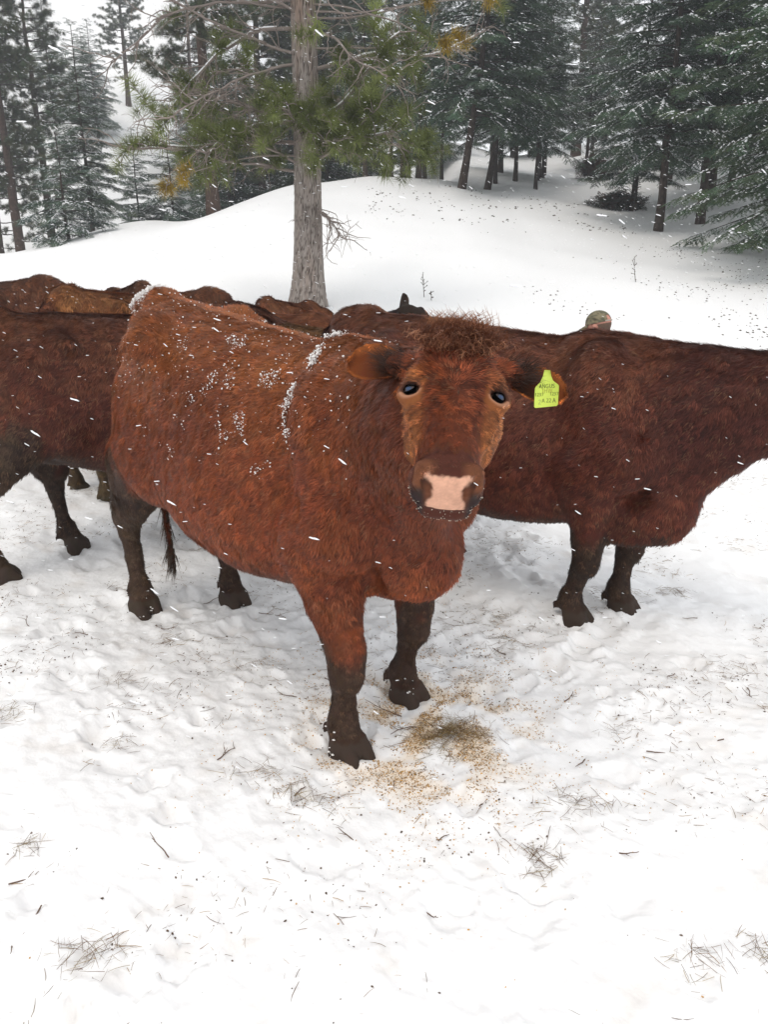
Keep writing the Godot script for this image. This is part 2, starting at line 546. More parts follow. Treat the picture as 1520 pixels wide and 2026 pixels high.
func head_color(p: Vector3, coat: Color, ginger := true) -> Color:
	var dark := Color(0.045, 0.022, 0.016)
	var orange := Color(0.25, 0.088, 0.028) if ginger else coat * 1.5
	var c := coat
	var ax := absf(p.x)
	# ginger round the eyes and down the sides of the face
	var side := smoothstep(0.05, 0.085, ax) * smoothstep(-0.20, -0.13, p.y) * (1.0 - smoothstep(0.03, 0.075, p.y))
	c = c.lerp(orange, side * 0.70 * (1.0 + 0.5 * nf.get_noise_3d(p.x * 14.0, p.y * 14.0, p.z * 14.0)))
	var er := Vector3(ax - 0.106, p.y + 0.004, p.z + 0.026).length()
	c = c.lerp(Color(0.40, 0.20, 0.12) if p.y < -0.01 else Color(0.10, 0.04, 0.025), smoothstep(0.036, 0.026, er) * 0.85)
	# dark band above the nose, dark lips and chin
	var low := smoothstep(-0.195, -0.245, p.y + 0.02 * nz.get_noise_2d(p.x * 40.0, 3.0))
	c = c.lerp(dark, low * 0.58)
	# warm muzzle sides beside the pad
	if p.z > -0.075 and p.y < -0.235:
		c = c.lerp(Color(0.16, 0.060, 0.030), 0.8 * smoothstep(0.022, 0.045, ax) * smoothstep(-0.08, -0.045, p.z) * smoothstep(-0.262, -0.290, p.y))
	if low > 0.0 and p.y < -0.25: c = c.lerp(Color(0.022, 0.014, 0.012), smoothstep(0.042, 0.056, ax) * smoothstep(0.235, 0.255, -0.684 * p.y - 0.51 * p.z) * 0.9)
	var down := -0.684 * p.y - 0.51 * p.z + 0.004 * nz.get_noise_2d(p.x * 60.0, p.y * 60.0)
	var t := clampf((down - 0.219) / 0.058, 0, 1)
	var w := lerpf(0.052, 0.032, smoothstep(0.0, 0.42, t))
	w = lerpf(w, 0.042, smoothstep(0.55, 1.0, t)) + 0.003 * nz.get_noise_2d(p.y * 50.0, p.z * 50.0)
	if p.y < -0.25 and p.z > -0.096:
		var pad := smoothstep(w + 0.004, w - 0.004, ax) * smoothstep(0.213, 0.220, down + 0.006 * smoothstep(0.02, 0.05, ax))
		c = c.lerp(Color(0.62, 0.345, 0.240) * (1.0 + 0.10 * nz.get_noise_3d(p.x * 130.0, p.y * 130.0, p.z * 130.0) + 0.22 * nf.get_noise_3d(p.x * 25.0, p.y * 25.0, p.z * 25.0)), pad)
	var na := Vector3(0.041, -0.338, -0.036)
	var nb := Vector3(0.053, -0.322, -0.004)
	var q3 := Vector3(ax, p.y, p.z)
	var hh := clampf((q3 - na).dot(nb - na) / (nb - na).length_squared(), 0.0, 1.0)
	var slit := (q3 - na - (nb - na) * hh).length() / 0.0115
	if slit < 1.0: c = c.lerp(Color(0.018, 0.010, 0.008), smoothstep(1.0, 0.75, slit))
	return c

func body_color(p: Vector3, n: Vector3, s: Dictionary) -> Color:
	var coat: Color = s.coat
	var k := nf.get_noise_3d(p.x * 1.7 + s.seed, p.y * 1.7, p.z * 1.7)
	var c := coat * (1.0 + 0.35 * k)
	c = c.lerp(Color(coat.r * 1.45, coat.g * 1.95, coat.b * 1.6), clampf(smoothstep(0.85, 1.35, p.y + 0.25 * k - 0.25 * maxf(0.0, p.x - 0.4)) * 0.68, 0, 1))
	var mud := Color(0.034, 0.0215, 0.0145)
	var j := 0.10 * nz.get_noise_3d(p.x * 7.0, p.y * 7.0, p.z * 7.0)
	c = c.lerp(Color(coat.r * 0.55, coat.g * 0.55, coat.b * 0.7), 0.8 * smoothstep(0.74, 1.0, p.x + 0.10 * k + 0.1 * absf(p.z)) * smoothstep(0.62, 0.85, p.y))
	j += 0.10 * nf.get_noise_3d(p.x * 13.0, p.y * 5.0, p.z * 13.0)
	mud = mud * (1.0 + 0.7 * nf.get_noise_3d(p.x * 9.0, p.y * 6.0, p.z * 9.0))
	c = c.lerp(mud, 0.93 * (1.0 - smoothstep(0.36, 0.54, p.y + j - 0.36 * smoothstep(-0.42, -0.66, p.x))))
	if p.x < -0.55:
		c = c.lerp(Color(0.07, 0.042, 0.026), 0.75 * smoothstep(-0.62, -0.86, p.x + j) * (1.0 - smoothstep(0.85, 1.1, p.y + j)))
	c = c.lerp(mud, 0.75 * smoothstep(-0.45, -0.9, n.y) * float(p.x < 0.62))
	if p.y < 0.058 and absf(p.z) > 0.02: c = c.lerp(Color(0.052, 0.038, 0.030), 0.7)
	c.a = 1.0
	return c

func leg_bones(f: Field, foot: Vector3, side: float, hind: bool, k := 0.05) -> void:
	var y := foot.y
	var fet := foot + Vector3(-0.045, 0.125, 0)
	if hind:
		var hock := Vector3(foot.x - 0.085, y + 0.46, lerpf(foot.z, 0.19 * side, 0.4))
		f.capsule(Vector3(-0.60, 1.02, 0.11 * side), Vector3(-0.44, 0.76, 0.19 * side), 0.18, 0.15, 0.08)
		f.capsule(Vector3(-0.76, 1.02, 0.10 * side), Vector3(-0.72, 0.74, 0.155 * side), 0.12, 0.125, 0.08)
		f.capsule(Vector3(-0.58, 0.80, 0.17 * side), hock + Vector3(0.03, 0.03, 0), 0.16, 0.066, 0.05)
		f.capsule(Vector3(-0.70, 0.75, 0.18 * side), hock + Vector3(-0.02, 0.02, 0), 0.12, 0.054, 0.05)
		f.capsule(hock + Vector3(-0.03, 0.05, 0), hock + Vector3(0.01, -0.05, 0), 0.040, 0.048, 0.025)
		f.capsule(hock, fet, 0.044, 0.036, 0.025)
	else:
		var elbow := Vector3(0.58, 0.74, 0.20 * side)
		var knee := Vector3(lerpf(0.62, foot.x, 0.75) + 0.005, y + 0.37, lerpf(0.20 * side, foot.z, 0.7))
		f.capsule(Vector3(0.60, 1.08, 0.13 * side), Vector3(0.72, 0.82, 0.18 * side), 0.14, 0.135, 0.06)
		f.capsule(Vector3(0.72, 0.84, 0.18 * side), elbow, 0.14, 0.13, 0.07)
		f.capsule(elbow + Vector3(0.03, 0, 0), knee + Vector3(0, 0.06, 0), 0.125, 0.062, k)
		f.capsule(knee + Vector3(0.008, 0.05, 0), knee + Vector3(0.008, -0.04, 0), 0.065, 0.060, 0.025)
		f.capsule(knee, fet, 0.043, 0.036, 0.025)
	f.capsule(fet + Vector3(0, 0.02, 0), fet + Vector3(0.0, -0.01, 0), 0.049, 0.052, 0.025)
	f.capsule(fet, foot + Vector3(-0.01, 0.06, 0), 0.048, 0.052, 0.02)
	for s in [-1.0, 1.0]:
		f.capsule(foot + Vector3(0.0, 0.065, 0.027 * s), foot + Vector3(0.052, 0.022, 0.033 * s), 0.040, 0.027, 0.006)
		f.capsule(foot + Vector3(-0.03, 0.05, 0.030 * s), foot + Vector3(-0.02, 0.0, 0.032 * s), 0.042, 0.040, 0.02)
		f.capsule(fet + Vector3(-0.055, -0.02, 0.028 * s), fet + Vector3(-0.060, -0.045, 0.030 * s), 0.015, 0.010, 0.012)

# s: coat, seed, cell, feet [front right, front left, hind right, hind left], neck [[a, b, ra, rb], ...], tail, head (Transform3D), hair per m2, drop (dewlap), tall
func make_cow(s: Dictionary, at: Vector3, turn: float, label: String, group := "") -> Node3D:
	var root := base("cow", at, turn)
	tag(root, label, "cow", group)
	var cell: float = s.cell
	var f := Field.new(Vector3(-1.15, -0.08, -0.62), Vector3(s.get("reach", 1.5), 1.60, 0.62 if not s.has("side") else s.side), cell)
	f.loft(s.get("torso", TORSO), 0, 2.3, 0.06)
	var hooks: float = s.get("hooks", 0.5 if s.has("torso") else 1.0)
	var dropped: float = 0.1 if s.has("torso") else 0.0
	for hk in [-1.0, 1.0]:
		f.capsule(Vector3(-0.44, 1.29 - dropped, 0.20 * hk), Vector3(-0.40, 1.27 - dropped, 0.23 * hk), 0.10 * hooks, 0.085 * hooks, 0.06)    # hook bone
		f.capsule(Vector3(-0.82, 1.20 - dropped, 0.09 * hk), Vector3(-0.87, 1.16 - dropped, 0.09 * hk), 0.06, 0.055, 0.06)     # pin bone
	f.capsule(Vector3(-0.70, 1.385 - dropped, 0), Vector3(-0.85, 1.36 - dropped, 0), 0.055, 0.05, 0.08)
	leg_bones(f, s.feet[0], 1.0, false)
	leg_bones(f, s.feet[1], -1.0, false)
	leg_bones(f, s.feet[2], 1.0, true)
	leg_bones(f, s.feet[3], -1.0, true)
	for q in s.neck:
		f.capsule(q[0], q[1], q[2], q[3], 0.09)
	for q in s.get("cuts", []):
		f.capsule(q[0], q[1], q[2], q[3], 0.08, true)
	for hk in [-1.0, 1.0]:
		f.capsule(Vector3(-0.20, 1.14, 0.50 * hk), Vector3(-0.22, 0.98, 0.52 * hk), 0.19, 0.16, 0.14, true)     # flank hollow
		f.capsule(Vector3(-0.62, 1.24 - dropped, 0.36 * hk), Vector3(-0.66, 1.12 - dropped, 0.38 * hk), 0.15 if dropped == 0.0 else 0.02, 0.12 if dropped == 0.0 else 0.02, 0.12, true)      # between hook and pin
		f.capsule(Vector3(0.45, 1.06, 0.44 * hk), Vector3(0.47, 0.76, 0.45 * hk), 0.105, 0.105, 0.07, true)
		f.capsule(Vector3(0.79, 0.92, 0.225 * hk), Vector3(0.80, 0.66, 0.165 * hk), 0.035, 0.040, 0.05, true)     # between arm and brisket        # behind the shoulder
		f.capsule(Vector3(0.60, 1.16, 0.15 * hk), Vector3(0.74, 0.80, 0.19 * hk), 0.11, 0.115, 0.04)              # shoulder blade to its point
	var b := f.nets()
	for k in b.v.size():
		var p := b.v[k]
		var w := 0.010 * nf.get_noise_3d(p.x * 4.0 + s.seed, p.y * 4.0, p.z * 4.0) + 0.004 * nz.get_noise_3d(p.x * 16.0, p.y * 16.0, p.z * 16.0)
		b.v[k] = p + b.n[k] * w
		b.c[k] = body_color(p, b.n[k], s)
	var flow := func(p: Vector3, n: Vector3) -> Vector3:
		var d := Vector3(-0.55, -0.8, 0.0)
		if p.y < 0.62: d = Vector3(-0.15, -1, 0)
		if n.y > 0.5: d = Vector3(-1, -0.2, signf(p.z) * 0.55)
		if p.x > 0.75 and p.y > 0.6: d = Vector3(-0.45, -0.9, 0)
		return d
	var hs: float = s.get("hair_size", 1.0)
	var size := func(p: Vector3, n: Vector3) -> float:
		if p.y < 0.075: return 0.0
		var q := 1.0
		if p.y < 0.5: q = 0.56
		if n.y < -0.5: q = 1.05
		return q * hs
	var tail: PackedVector3Array = s.get("tail", PackedVector3Array([Vector3(-0.84, 1.36 - dropped, 0), Vector3(-0.94, 1.29 - dropped, 0), Vector3(-0.97, 1.1, 0), Vector3(-0.97, 0.85, 0.0), Vector3(-0.95, 0.55, 0.02), Vector3(-0.93, 0.42, 0.03)]))
	var tb := Buf.new()
	var tr := PackedFloat32Array()
	for k in tail.size(): tr.append(lerpf(0.045, 0.009, minf(1.0, float(k) / (tail.size() - 1) * 1.25)))
	tb.tube(tail, tr, 8, Color(s.coat.r * 0.6, s.coat.g * 0.6, s.coat.b * 0.6))
	b.add(tb, Transform3D.IDENTITY)
	if s.has("head"):
		var ht: Transform3D = s.head
		var hb := Buf.new()
		hb.add(head_shape, Transform3D.IDENTITY)
		for k in hb.v.size(): hb.c[k] = head_color(hb.v[k], Color(s.coat.r * 0.62, s.coat.g * 0.60, s.coat.b * 0.62), s.get("fine_head", false))
		var left_ear := ear(1.0, Vector3(0.118, 0.158, -0.10), Vector3(0.98, -0.14, -0.12), Vector3(-0.10, -0.30, 0.95), 0.165, 0.062, Color(s.coat.r * 0.85, s.coat.g * 0.95, s.coat.b * 0.9))
		var right_ear := ear(-1.0, Vector3(-0.118, 0.152, -0.10), Vector3(-0.97, 0.20, -0.06), Vector3(0.16, -0.25, 0.95), 0.155, 0.072, Color(s.coat.r * 0.85, s.coat.g * 0.95, s.coat.b * 0.9))
		hb.add(left_ear, Transform3D.IDENTITY)
		hb.add(right_ear, Transform3D.IDENTITY)
		b.add(hb, ht)
		if s.get("fine_head", false):
			head_details(root, hb, ht, s)
	s.mesh = b
	if s.cell < 0.02:
		rng.seed = 91
		var sw := PackedFloat32Array()
		for k in 60:
			var e := tail.size() - 1 - (k % 2)
			var p := tail[e].lerp(tail[e - 1], rng.randf())
			var fd := Vector3(rng.randf_range(-0.25, 0.25), -1, rng.randf_range(-0.25, 0.25)).normalized()
			var z := fd.cross(Vector3(rng.randf_range(-1, 1), 0.1, 1)).normalized()
			var g := rng.randf_range(0.6, 1.5)
			push(sw, fd * 4.5, z.cross(fd) * 2.0, z * 2.0, p, Color(0.06 * g, 0.038 * g, 0.024 * g))
		copies("tail_switch", tuft, fur_mat, sw, root)
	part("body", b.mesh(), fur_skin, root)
	# the head's hair is laid apart, in its own directions
	var bb := b
	if s.has("head"):
		bb = Buf.new()
		var cut: int = f_count(b, head_shape)
		bb.v = b.v; bb.n = b.n; bb.c = b.c
		bb.i = b.i.slice(0, cut)
	fur(bb, s.hair, flow, size, s.seed, root, tuft)
	return root

var head_shape: Buf
var fur_skin: StandardMaterial3D
func f_count(b: Buf, h: Buf) -> int:
	var ears := 2 * (2 * 14 * 10 * 6)
	return b.i.size() - h.i.size() - ears

func head_details(root: Node3D, hb: Buf, ht: Transform3D, s: Dictionary) -> void:
	var hold := Node3D.new()
	hold.name = "face"
	root.add_child(hold)
	hold.transform = ht
	# short face hair, running away from a whorl in the forehead
	var flow := func(p: Vector3, _n: Vector3) -> Vector3:
		var q := p - Vector3(0, -0.03, 0)
		var d := Vector3(q.x * 1.6, q.y, -0.15)
		if p.z < -0.08: d = Vector3(0, 0.5, -1)
		if absf(p.x) > 0.135: d = Vector3(signf(p.x), -0.3, -0.2)
		return d
	var size := func(p: Vector3, _n: Vector3) -> float:
		var ax := absf(p.x)
		if -0.684 * p.y - 0.51 * p.z > 0.212 and ax < 0.060 and p.z > -0.098: return 0.0
		if p.y < -0.325: return 0.0
		if p.y < -0.243: return 0.30
		var er := Vector3(ax - 0.106, p.y + 0.004, p.z + 0.026).length()
		if er < 0.025: return 0.0
		if er < 0.055: return 0.26 if p.y < 0.012 else 0.75
		if ax > 0.135: return 0.26
		return lerpf(0.42, 0.95, smoothstep(-0.2, 0.12, p.y))
	fur(hb, 60000.0, flow, size, 77, hold, tuft, 0.8)
	# eyes
	for sd in [-1.0, 1.0]:
		var eb := Buf.new()
		rng.seed = 2
		eb.blob(Vector3.ZERO, Vector3.ONE * 0.0158, Basis.IDENTITY, Color(0.012, 0.010, 0.012), 0.0, rng, 14, 20)
		for k in eb.v.size():
			var q := eb.v[k].normalized()
			var g := q.dot(Vector3(0.50 * sd, -0.45, 0.74).normalized())
			if g > 0.90: eb.c[k] = Color(0.030, 0.055, 0.120)
			elif g > 0.72: eb.c[k] = Color(0.035, 0.030, 0.035)
			else: eb.c[k] = Color(0.20, 0.15, 0.13)
		var em := mat(Color.WHITE, 0.12)
		em.metallic_specular = 0.35
		em.clearcoat_enabled = true
		em.clearcoat = 0.3
		em.clearcoat_roughness = 0.03
		var e := part("eye", eb.mesh(), em, hold)
		e.position = Vector3(0.100 * sd, -0.004, -0.034)
		# lids: shells round the ball that leave an almond open
		var lb := Buf.new()
		var fwd := Vector3(0.58 * sd, -0.42, 0.70).normalized()
		var acr := Vector3(0.77 * sd, 0.0, -0.64)
		acr = (acr - fwd * acr.dot(fwd)).normalized()
		var upv := fwd.cross(acr)
		if upv.y < 0: upv = -upv
		for lid in [1.0, -1.0]:
			var first := lb.v.size()
			for k in 25:
				var a := lerpf(-1.5, 1.5, k / 24.0)
				var open := maxf(0.0, cos(a * 1.57 / 0.98)) if absf(a) < 0.98 else 0.0
				var edge: float = (0.52 if lid > 0 else 0.50) * pow(open, 0.7)
				for r in 7:
					var lat: float = lid * lerpf(edge * (0.62 if lid > 0 else 0.84), 1.5, r / 6.0)
					var rim := 0.0016 * exp(-r * 1.2)
					var n := acr * sin(a) * cos(lat) + fwd * cos(a) * cos(lat) + upv * sin(lat)
					var cc := Color(0.05, 0.022, 0.015).lerp(Color(0.20, 0.075, 0.03), r / 5.0) if lid > 0 else Color(0.36, 0.22, 0.17).lerp(Color(0.24, 0.09, 0.035), minf(1.0, r / 2.0))
					lb.vert(Vector3(0.100 * sd, -0.004, -0.034) + n * (0.0169 + rim), n, cc)
			for k in 24:
				for r in 6:
					var q := first + k * 7 + r
					lb.i.append_array(PackedInt32Array([q, q + 7, q + 1, q + 1, q + 7, q + 8] if lid * sd > 0 else [q, q + 1, q + 7, q + 1, q + 8, q + 7]))
		# lashes
		for k in 16:
			var a := lerpf(-0.9, 0.9, k / 15.0)
			var fwd2 := Vector3(0.58 * sd, -0.42, 0.70).normalized()
			var acr2 := Vector3(0.77 * sd, 0, -0.64)
			acr2 = (acr2 - fwd2 * acr2.dot(fwd2)).normalized()
			var p := Vector3(0.100 * sd, -0.004, -0.034) + acr2 * 0.0225 * sin(a) * 0.85 + fwd2 * 0.0225 * cos(a) * 0.85 + Vector3.UP * 0.0115 * cos(a * 1.2)
			var q2 := p + fwd2 * 0.014 * cos(a) + acr2 * 0.012 * sin(a) + Vector3.UP * 0.002
			lb.tube(PackedVector3Array([p, (p + q2) * 0.5 + Vector3.DOWN * 0.003, q2]), PackedFloat32Array([0.0007, 0.0006, 0.0002]), 3, Color(0.05, 0.025, 0.02), false)
		part("eyelid", lb.mesh(), mat(Color.WHITE, 0.5), hold)
	# curly hair on the poll
	rng.seed = 41
	var curl := make_tuft(5, 0.010, 0.080, 0.0022, 0.013)
	var buf := PackedFloat32Array()
	for k in 620:
		var a := rng.randf_range(0, TAU)
		var r := sqrt(rng.randf())
		var p := Vector3(0.085 * r * cos(a), 0.165 + 0.055 * r * sin(a), 0.0)
		p.z = 0.0 - 0.030 * smoothstep(0.15, 0.225, p.y) * 1.8 - p.x * p.x * 2.5
		var fdir := Vector3(p.x * 9.0 + rng.randf_range(-0.6, 0.6), rng.randf_range(-0.9, 0.5) + (p.y - 0.155) * 14.0, rng.randf_range(0.3, 1.0)).normalized()
		var nn := Vector3(rng.randf_range(-0.5, 0.5), 0.55, 0.8).normalized()
		var z := fdir.cross(nn).normalized()
		var y := z.cross(fdir).normalized()
		var sc := rng.randf_range(0.55, 1.15)
		var g := rng.randf_range(0.55, 1.5)
		var col := Color(0.17 * g, 0.062 * g, 0.032 * g)
		if rng.randf() < 0.34 * (1.0 - r * 0.6): col = Color(0.42 * g, 0.20 * g, 0.11 * g)
		push(buf, fdir * sc, y * sc, z * sc, p, col)
	for k in 80:
		var x := rng.randf_range(-0.055, 0.06)
		var p := Vector3(x, 0.220, -0.05)
		var fdir := Vector3(x * 7.0 + rng.randf_range(-0.7, 0.8), 1.0, rng.randf_range(0.1, 1.1)).normalized()
		var z := fdir.cross(Vector3(0, 0, 1)).normalized()
		var sc := rng.randf_range(0.6, 1.35)
		var g := rng.randf_range(0.7, 1.4)
		push(buf, fdir * sc, z.cross(fdir) * sc, z * sc, p, Color(0.34 * g, 0.15 * g, 0.075 * g))
	copies("poll_hair", curl, fur_mat, buf, hold)
	# hairs inside the ears
	rng.seed = 43
	var inner := make_tuft(5, 0.006, 0.045, 0.0016)
	buf = PackedFloat32Array()
	for k in 260:
		var sd := 1.0 if k % 2 == 0 else -1.0
		var t := rng.randf()
		t = t * t * 0.8
		var p := Vector3((0.12 + 0.09 * t) * sd, 0.155 + rng.randf_range(-0.045, 0.04) * (1.0 - 0.3 * t), -0.10 + rng.randf_range(-0.02, 0.02))
		var fdir := Vector3(sd * rng.randf_range(0.4, 1.0), rng.randf_range(-0.8, 0.5), rng.randf_range(0.0, 0.6)).normalized()
		var z := fdir.cross(Vector3(0, 0, 1)).normalized()
		var g := rng.randf_range(0.5, 1.6)
		push(buf, fdir, z.cross(fdir), z, p, Color(0.040 * g, 0.018 * g, 0.011 * g))
	copies("ear_hair", inner, fur_mat, buf, hold)
	# chaff on lips and chin
	rng.seed = 45
	var chaff := Buf.new()
	chaff.blob(Vector3.ZERO, Vector3(0.0022, 0.0012, 0.0016), Basis.IDENTITY, Color.WHITE, 0.2, rng, 3, 5)
	buf = PackedFloat32Array()
	for k in 3500:
		var v := rng.randi_range(0, head_shape.v.size() - 1)
		var p := head_shape.v[v]
		if p.y > -0.275 or p.z > -0.075 or (p.z > -0.1 and absf(p.x) < 0.058) or (p.y > -0.31 and rng.randf() < 0.5): continue
		var g := rng.randf_range(0.5, 1.0)
		var bs := Basis(Vector3(rng.randf(), rng.randf(), rng.randf()).normalized(), rng.randf() * 6.0) * rng.randf_range(0.3, 1.1)
		push(buf, bs.x, bs.y, bs.z, p + head_shape.n[v] * 0.002, Color(0.8 * g, 0.72 * g, 0.6 * g))
	copies("chaff", chaff.mesh(), mat(Color.WHITE, 0.8), buf, hold)
	ear_tag(hold)

func ear_tag(hold: Node3D) -> void:
	var out := PackedVector2Array([Vector2(-0.008, 0.0), Vector2(0.006, 0.0), Vector2(0.009, -0.012), Vector2(0.014, -0.022), Vector2(0.027, -0.030), Vector2(0.029, -0.033), Vector2(0.029, -0.072), Vector2(0.026, -0.076), Vector2(-0.026, -0.082), Vector2(-0.029, -0.079), Vector2(-0.029, -0.040), Vector2(-0.027, -0.036), Vector2(-0.017, -0.026), Vector2(-0.011, -0.013)])
	var tri := Geometry2D.triangulate_polygon(out)
	var st := SurfaceTool.new()
	st.begin(Mesh.PRIMITIVE_TRIANGLES)
	for z in [0.0009, -0.0009]:
		for k in range(0, tri.size(), 3):
			var a := [tri[k], tri[k + 1], tri[k + 2]]
			var area: float = (out[a[1]] - out[a[0]]).cross(out[a[2]] - out[a[0]])
			if (area > 0) == (z > 0): a.reverse()
			for q in a: st.add_vertex(Vector3(out[q].x, out[q].y, z))
	for k in out.size():
		var p := out[k]
		var q := out[(k + 1) % out.size()]
		var a := Vector3(p.x, p.y, 0.0009)
		var b := Vector3(q.x, q.y, 0.0009)
		var c := Vector3(q.x, q.y, -0.0009)
		var d := Vector3(p.x, p.y, -0.0009)
		for t in [a, b, c, a, c, d]: st.add_vertex(t)
	st.generate_normals()
	var m := mat(Color(0.62, 0.75, 0.12), 0.4, false)
	m.backlight_enabled = true
	m.backlight = Color(0.25, 0.3, 0.05)
	var o := part("ear_tag", st.commit(), m, hold)
	o.set_meta("label", "yellow plastic tag with black writing in the ear")
	o.position = Vector3(0.222, 0.146, -0.062)
	o.scale = Vector3(1.0, 1.28, 1.0)
	o.rotation = Vector3(0.62, 0.05, 0.10)
	var font := SystemFont.new()
	font.font_names = PackedStringArray(["Droid Sans"])
	for row in [["ANGUS", Vector2(0, -0.034), 0.0085, Color(0.03, 0.04, 0.01)], ["IHW", Vector2(0.001, -0.044), 0.0095, Color(0.35, 0.33, 0.05)], ["1237", Vector2(-0.018, -0.053), 0.0070, Color(0.05, 0.06, 0.02)], ["1237", Vector2(0.018, -0.050), 0.0070, Color(0.05, 0.06, 0.02)],
			["2", Vector2(-0.016, -0.069), 0.010, Color(0.40, 0.45, 0.14)], ["A 22", Vector2(0.001, -0.065), 0.0085, Color(0.10, 0.11, 0.03)], ["A", Vector2(0.019, -0.064), 0.0095, Color(0.06, 0.07, 0.02)]]:
		var tm := TextMesh.new()
		tm.font = font
		tm.text = row[0]
		tm.font_size = 24
		tm.pixel_size = row[2] / 17.0
		tm.depth = 0.0003
		tm.curve_step = 2.0
		var w := part("lettering", tm, mat(row[3], 0.6, false), o)
		w.position = Vector3(row[1].x, row[1].y, 0.0012)
		w.rotation.z = 0.06

# ---------------------------------------------------------------- the herd
func make_herd() -> void:
	rng.seed = 9
	tuft = make_tuft(9, 0.009, 0.020, 0.0021)
	head_shape = head_field(0.0038)
	fur_mat = mat(Color.WHITE, 0.45)
	fur_skin = mat(Color.WHITE, 0.8)
	var red := Color(0.172, 0.0410, 0.0140)
	# the cow in front
	var turn := deg_to_rad(-47.2)
	var at := Vector3(-0.465, 0, -2.88)
	var to_local := Transform3D(Basis(Vector3.UP, turn), at).affine_inverse()
	var poll := Vector3(0.180, 1.42, -1.88)
	var nose := Vector3(0.136, 1.135, -1.565)
	var up := (poll - nose).normalized()
	var acr := Vector3(1.0, -0.075, 0.06)
	acr = (acr - up * acr.dot(up)).normalized()
	var hw := Transform3D(Basis(acr, up * 0.80, acr.cross(up)), nose + up * 0.274)
	var cow := {"coat": red, "seed": 1, "cell": 0.0135, "hair": 24000.0, "feet": [Vector3(0.725, -0.034, 0.189), Vector3(0.619, -0.034, -0.197), Vector3(-0.782, -0.034, 0.181), Vector3(-0.569, -0.034, -0.18)],
		"neck": [[Vector3(0.55, 1.09, 0.0), Vector3(1.05, 1.19, 0.16), 0.21, 0.135], [Vector3(0.68, 0.95, 0.02), Vector3(1.10, 1.13, 0.22), 0.20, 0.12], [Vector3(0.50, 1.21, 0.0), Vector3(1.08, 1.285, 0.17), 0.105, 0.075],
			[Vector3(0.84, 0.76, 0.03), Vector3(1.06, 1.0, 0.20), 0.12, 0.07], [Vector3(0.82, 0.72, 0.01), Vector3(0.90, 0.70, 0.05), 0.14, 0.10]],
		"head": to_local * hw, "fine_head": true, "reach": 1.6, "side": 0.66,
		"tail": PackedVector3Array([Vector3(-0.84, 1.36, 0), Vector3(-0.92, 1.28, 0), Vector3(-0.95, 1.05, 0), Vector3(-0.92, 0.8, 0.0), Vector3(-0.84, 0.60, 0.03), Vector3(-0.76, 0.50, 0.05), Vector3(-0.70, 0.36, 0.07), Vector3(-0.69, 0.24, 0.07)])}
	var front := make_cow(cow, at, turn, "red brown cow facing the camera with a yellow ear tag and snow on her back")
	snow_on(cow.mesh, Transform3D(Basis(Vector3.UP, turn), at))
	# the cow at the right, her head out of the picture
	var low := []
	for r in TORSO:
		low.append([r[0], minf(r[1] * 0.945, 1.31), r[2] - 0.05, r[3] * 1.05, r[4] * 0.98])
	var up2 := Vector3(-0.66, 0.75, 0)
	var right_cow := {"coat": Color(0.090, 0.0230, 0.0125), "seed": 2, "cell": 0.017, "hair": 16000.0, "hair_size": 1.2, "torso": low,
		"feet": [Vector3(0.575, -0.034, 0.115), Vector3(0.72, -0.034, -0.105), Vector3(-0.70, -0.034, 0.16), Vector3(-0.30, -0.034, -0.26)],
		"neck": [[Vector3(0.55, 1.00, 0.0), Vector3(1.25, 1.06, 0), 0.24, 0.14], [Vector3(0.70, 0.86, 0.0), Vector3(1.25, 0.99, 0), 0.25, 0.12], [Vector3(0.5, 1.16, 0.0), Vector3(1.28, 1.15, 0), 0.11, 0.085], [Vector3(0.78, 0.56, 0.0), Vector3(1.05, 0.84, 0), 0.15, 0.09], [Vector3(0.74, 0.55, 0.0), Vector3(0.86, 0.56, 0), 0.16, 0.14]],
		"head": Transform3D(Basis(Vector3(0, 0, -1), up2, Vector3(0.75, 0.66, 0)), Vector3(1.52, 1.08, 0)), "reach": 1.6}
	make_cow(right_cow, Vector3(0.487, 0, -3.64), deg_to_rad(-34.8), "dark red cow standing side on at the right, her head cut by the picture edge")
	# the cow at the left, walking to the right
	var grazing_neck := [[Vector3(0.55, 1.05, 0.0), Vector3(1.10, 0.86, 0), 0.24, 0.15], [Vector3(0.70, 0.88, 0.0), Vector3(1.12, 0.78, 0), 0.26, 0.14], [Vector3(0.55, 1.22, 0.0), Vector3(1.12, 0.98, 0), 0.11, 0.09], [Vector3(0.84, 0.66, 0.0), Vector3(1.0, 0.7, 0), 0.13, 0.10]]
	var up3 := Vector3(-0.45, 0.89, 0)
	var down := Transform3D(Basis(Vector3(0, 0, -1), up3, Vector3(0.89, 0.45, 0)), Vector3(1.24, 0.76, 0))
	var left_cow := {"coat": Color(0.084, 0.0220, 0.0120), "seed": 3, "cell": 0.018, "hair": 14000.0, "hair_size": 1.25, "torso": low, "feet": [Vector3(0.70, -0.034, 0.17), Vector3(0.55, -0.034, -0.17), Vector3(-0.837, -0.034, 0.147), Vector3(-0.444, -0.034, -0.186)], "neck": grazing_neck, "head": down, "reach": 1.6}
	make_cow(left_cow, Vector3(-1.31, 0, -4.255), deg_to_rad(28.0), "dark cow at the left edge seen from the side, her hind legs apart")
	# the rest of the herd, most with their heads down
	var grazing := {"coat": Color(0.110, 0.0300, 0.0145), "seed": 4, "hooks": 0.6, "cell": 0.025, "hair": 4200.0, "hair_size": 1.7, "feet": [Vector3(0.68, -0.034, 0.18), Vector3(0.60, -0.034, -0.18), Vector3(-0.74, -0.034, 0.18), Vector3(-0.60, -0.034, -0.18)], "neck": grazing_neck, "head": down, "reach": 1.7}
	var proto: Node3D
